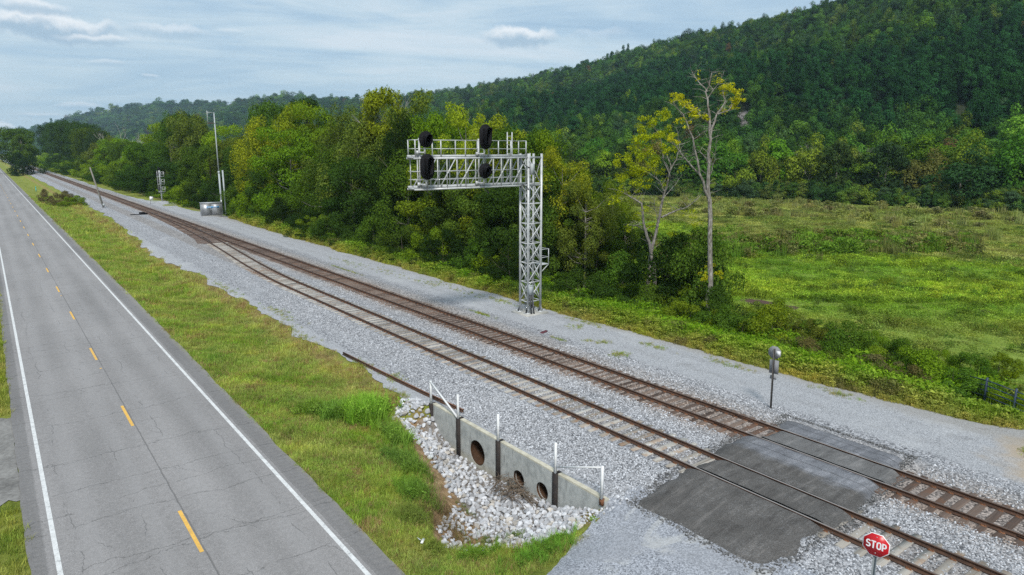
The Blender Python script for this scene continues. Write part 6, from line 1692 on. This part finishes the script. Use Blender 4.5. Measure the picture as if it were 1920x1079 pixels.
RB = [(14.9, 28.6), (13.9, 27.2), (13.9, 24.6), (13.5, 22.3), (12.5, 19.9), (10.9, 18.4), (10.4, 16.8), (11.2, 16.5), (12.2, 15.9), (13.9, 15.3), (15.0, 14.9), (16.7, 14.9), (16.4, 15.3), (15.72, 15.5), (15.72, 28.2)]
n_ = 11000; X = rng.uniform(10, 17, n_); Y = rng.uniform(14.6, 28.9, n_)
d = seg_dist(X, Y, RB); k = d > -.05 + .12 * noise2(X, Y, 2.5); X, Y, d = X[k], Y[k], d[k]
bare = (noise2(X, Y, .9, 7) > .75) | (np.hypot((X - 13.3) / .7, (Y - 20.6) / .8) < 1) | (np.hypot((X - 12.2) / .8, (Y - 18.3) / .5) < 1) | (np.hypot((X - 11.2) / .5, (Y - 17.2) / .5) < 1)
k = ~bare | (rng.uniform(size=len(X)) < .16); X, Y, d = X[k], Y[k], d[k]
k = ~((X > 15.5) & (Y > 17.4) & (Y < 24.6) & (rng.uniform(size=len(X)) < .5)); X, Y, d = X[k], Y[k], d[k]
big_zone = np.interp(X, [11, 13.5, 15.6], [.85, 1.05, 1.1])
sz = np.clip(rng.lognormal(-1.82, .36, len(X)), .07, .27) * big_zone
sz *= np.where((X + (16 - Y) * .6 > 15.2) & (Y < 17.5), .62, 1)
order = np.argsort(-sz); cellused = {}
# drop stones that would sit inside a larger one
kp = []
for i in order:
    c = (int(X[i] / .25), int(Y[i] / .25)); ok = True
    for a_ in (-1, 0, 1):
        for b_ in (-1, 0, 1):
            for j in cellused.get((c[0] + a_, c[1] + b_), ()):
                if math.hypot(X[i] - X[j], Y[i] - Y[j]) < (sz[i] + sz[j]) * .30: ok = False
    if ok: kp.append(i); cellused.setdefault(c, []).append(i)
kp = np.array(kp); X, Y, sz = X[kp], Y[kp], sz[kp]
Z = H(X, Y) + sz * .18
def rock_tint(n_):
    v = rng.uniform(.34, .62, n_); t = np.stack([v * 1.0, v * 1.01, v * 1.05], 1); w_ = rng.uniform(size=n_) < .10; t[w_] *= np.array([1.0, .92, .80]); return t
tr_ = rock_tint(len(X))
top = list(range(min(280, len(X))))
for i in top:
    o = obj('riprap_rock', rocks[i % 7], None, (X[i], Y[i], Z[i]), (rng.uniform(-.5, .5), rng.uniform(-.5, .5), rng.uniform(0, 6.28)))
    o.scale = (sz[i],) * 3; o.color = (*tr_[i], 1)
    tag(o, 'pale grey angular rock among the large stones lining the ditch', 'rock', 'large rocks lining the ditch')
rs = slice(len(top), None)
scatter('riprap', np.stack([X[rs], Y[rs], Z[rs]], 1), sz[rs], rng.integers(0, 7, len(X) - len(top)), tr_[rs], rocks_i, 'smaller pale grey rubble filling the ditch between the large rocks', 'rubble', tilt=.5)
# loose ballast stones over the shoulders of the track bed
def stonesxy(x0, x1, y0, y1, den):
    n_ = int((x1 - x0) * (y1 - y0) * den); return rng.uniform(x0, x1, n_), rng.uniform(y0, y1, n_)
Xs, Ys = [], []
for a_ in ((16.25, 19.0, 15, 30, 150), (17.0, 19.0, 30, 55, 50), (21.6, 23.6, 15.6, 32, 90), (16.9, 19.2, 2, 9.2, 110), (21.6, 23.6, 2, 9.2, 110), (26.0, 28.6, 3, 30, 60), (19.95, 20.95, 15, 30, 60), (19.95, 20.95, 2, 9, 60), (21.6, 23.6, 32, 60, 26), (24.2, 25.3, 15, 32, 50)):
    x, y = stonesxy(*a_); Xs.append(x); Ys.append(y)
X = np.concatenate(Xs); Y = np.concatenate(Ys); v = rng.uniform(.20, .62, len(X)); tb = np.stack([v, v * 1.02, v * 1.07], 1)
ml = np.abs(X - 24.75) < 1.2; tb[ml] *= np.array([.78, .62, .5])
k = ~((Y > 9.4) & (Y < 15.1) & (X > 16.6))
scatter('ballast_stones', np.stack([X, Y, H(X, Y) + .045], 1)[k], rng.uniform(.045, .095, len(X))[k], rng.integers(0, 7, len(X))[k], tb[k], rocks_i, 'crushed stone ballast along the tracks', 'ballast', tilt=.8)

per = [((16.45, 9.6), (16.45, 14.75)), ((16.45, 14.75), (19.6, 15.05)), ((16.45, 9.6), (19.6, 9.25)), ((19.8, 9.2), (21.1, 9.1)), ((21.3, 9.3), (23.9, 9.6)), ((21.3, 15.2), (23.9, 15.4)), ((24.1, 9.4), (25.4, 9.6)), ((25.6, 9.9), (27.7, 10.2)), ((27.7, 10.2), (27.7, 15.6)), ((25.6, 14.9), (27.7, 15.6))]
Xs, Ys = [], []
for (a_, b_) in per:
    L_ = math.hypot(b_[0] - a_[0], b_[1] - a_[1]); m_ = int(L_ * 75); t_ = rng.uniform(0, 1, m_)
    Xs.append(a_[0] + (b_[0] - a_[0]) * t_ + rng.normal(0, .13, m_)); Ys.append(a_[1] + (b_[1] - a_[1]) * t_ + rng.normal(0, .13, m_))
X = np.concatenate(Xs); Y = np.concatenate(Ys); v = rng.uniform(.06, .22, len(X))
scatter('asphalt_crumbs', np.stack([X, Y, H(X, Y) + .06], 1), rng.uniform(.03, .085, len(X)), rng.integers(0, 7, len(X)), np.stack([v, v, v], 1), rocks_i, 'dark crumbs of broken asphalt along the rims of the crossing', 'asphalt crumbs', tilt=.8)

# ------------------------------------------------------------------ haze over the whole valley
hm = bpy.data.materials.new('valley_haze'); hm.use_nodes = True
n = NT(hm.node_tree); n.n.remove(n.n['Principled BSDF'])
pv = n.new('ShaderNodeVolumePrincipled'); pv.inputs['Color'].default_value = (.58, .80, 1, 1); pv.inputs['Density'].default_value = .00010
n.l.new(pv.outputs[0], n.n['Material Output'].inputs['Volume'])
hz_box = MB().box(-6100, 6100, -3100, 6200, -140, 330).build('haze', hm); tag(hz_box, 'thin bluish air haze over the valley', 'haze', kind='stuff')
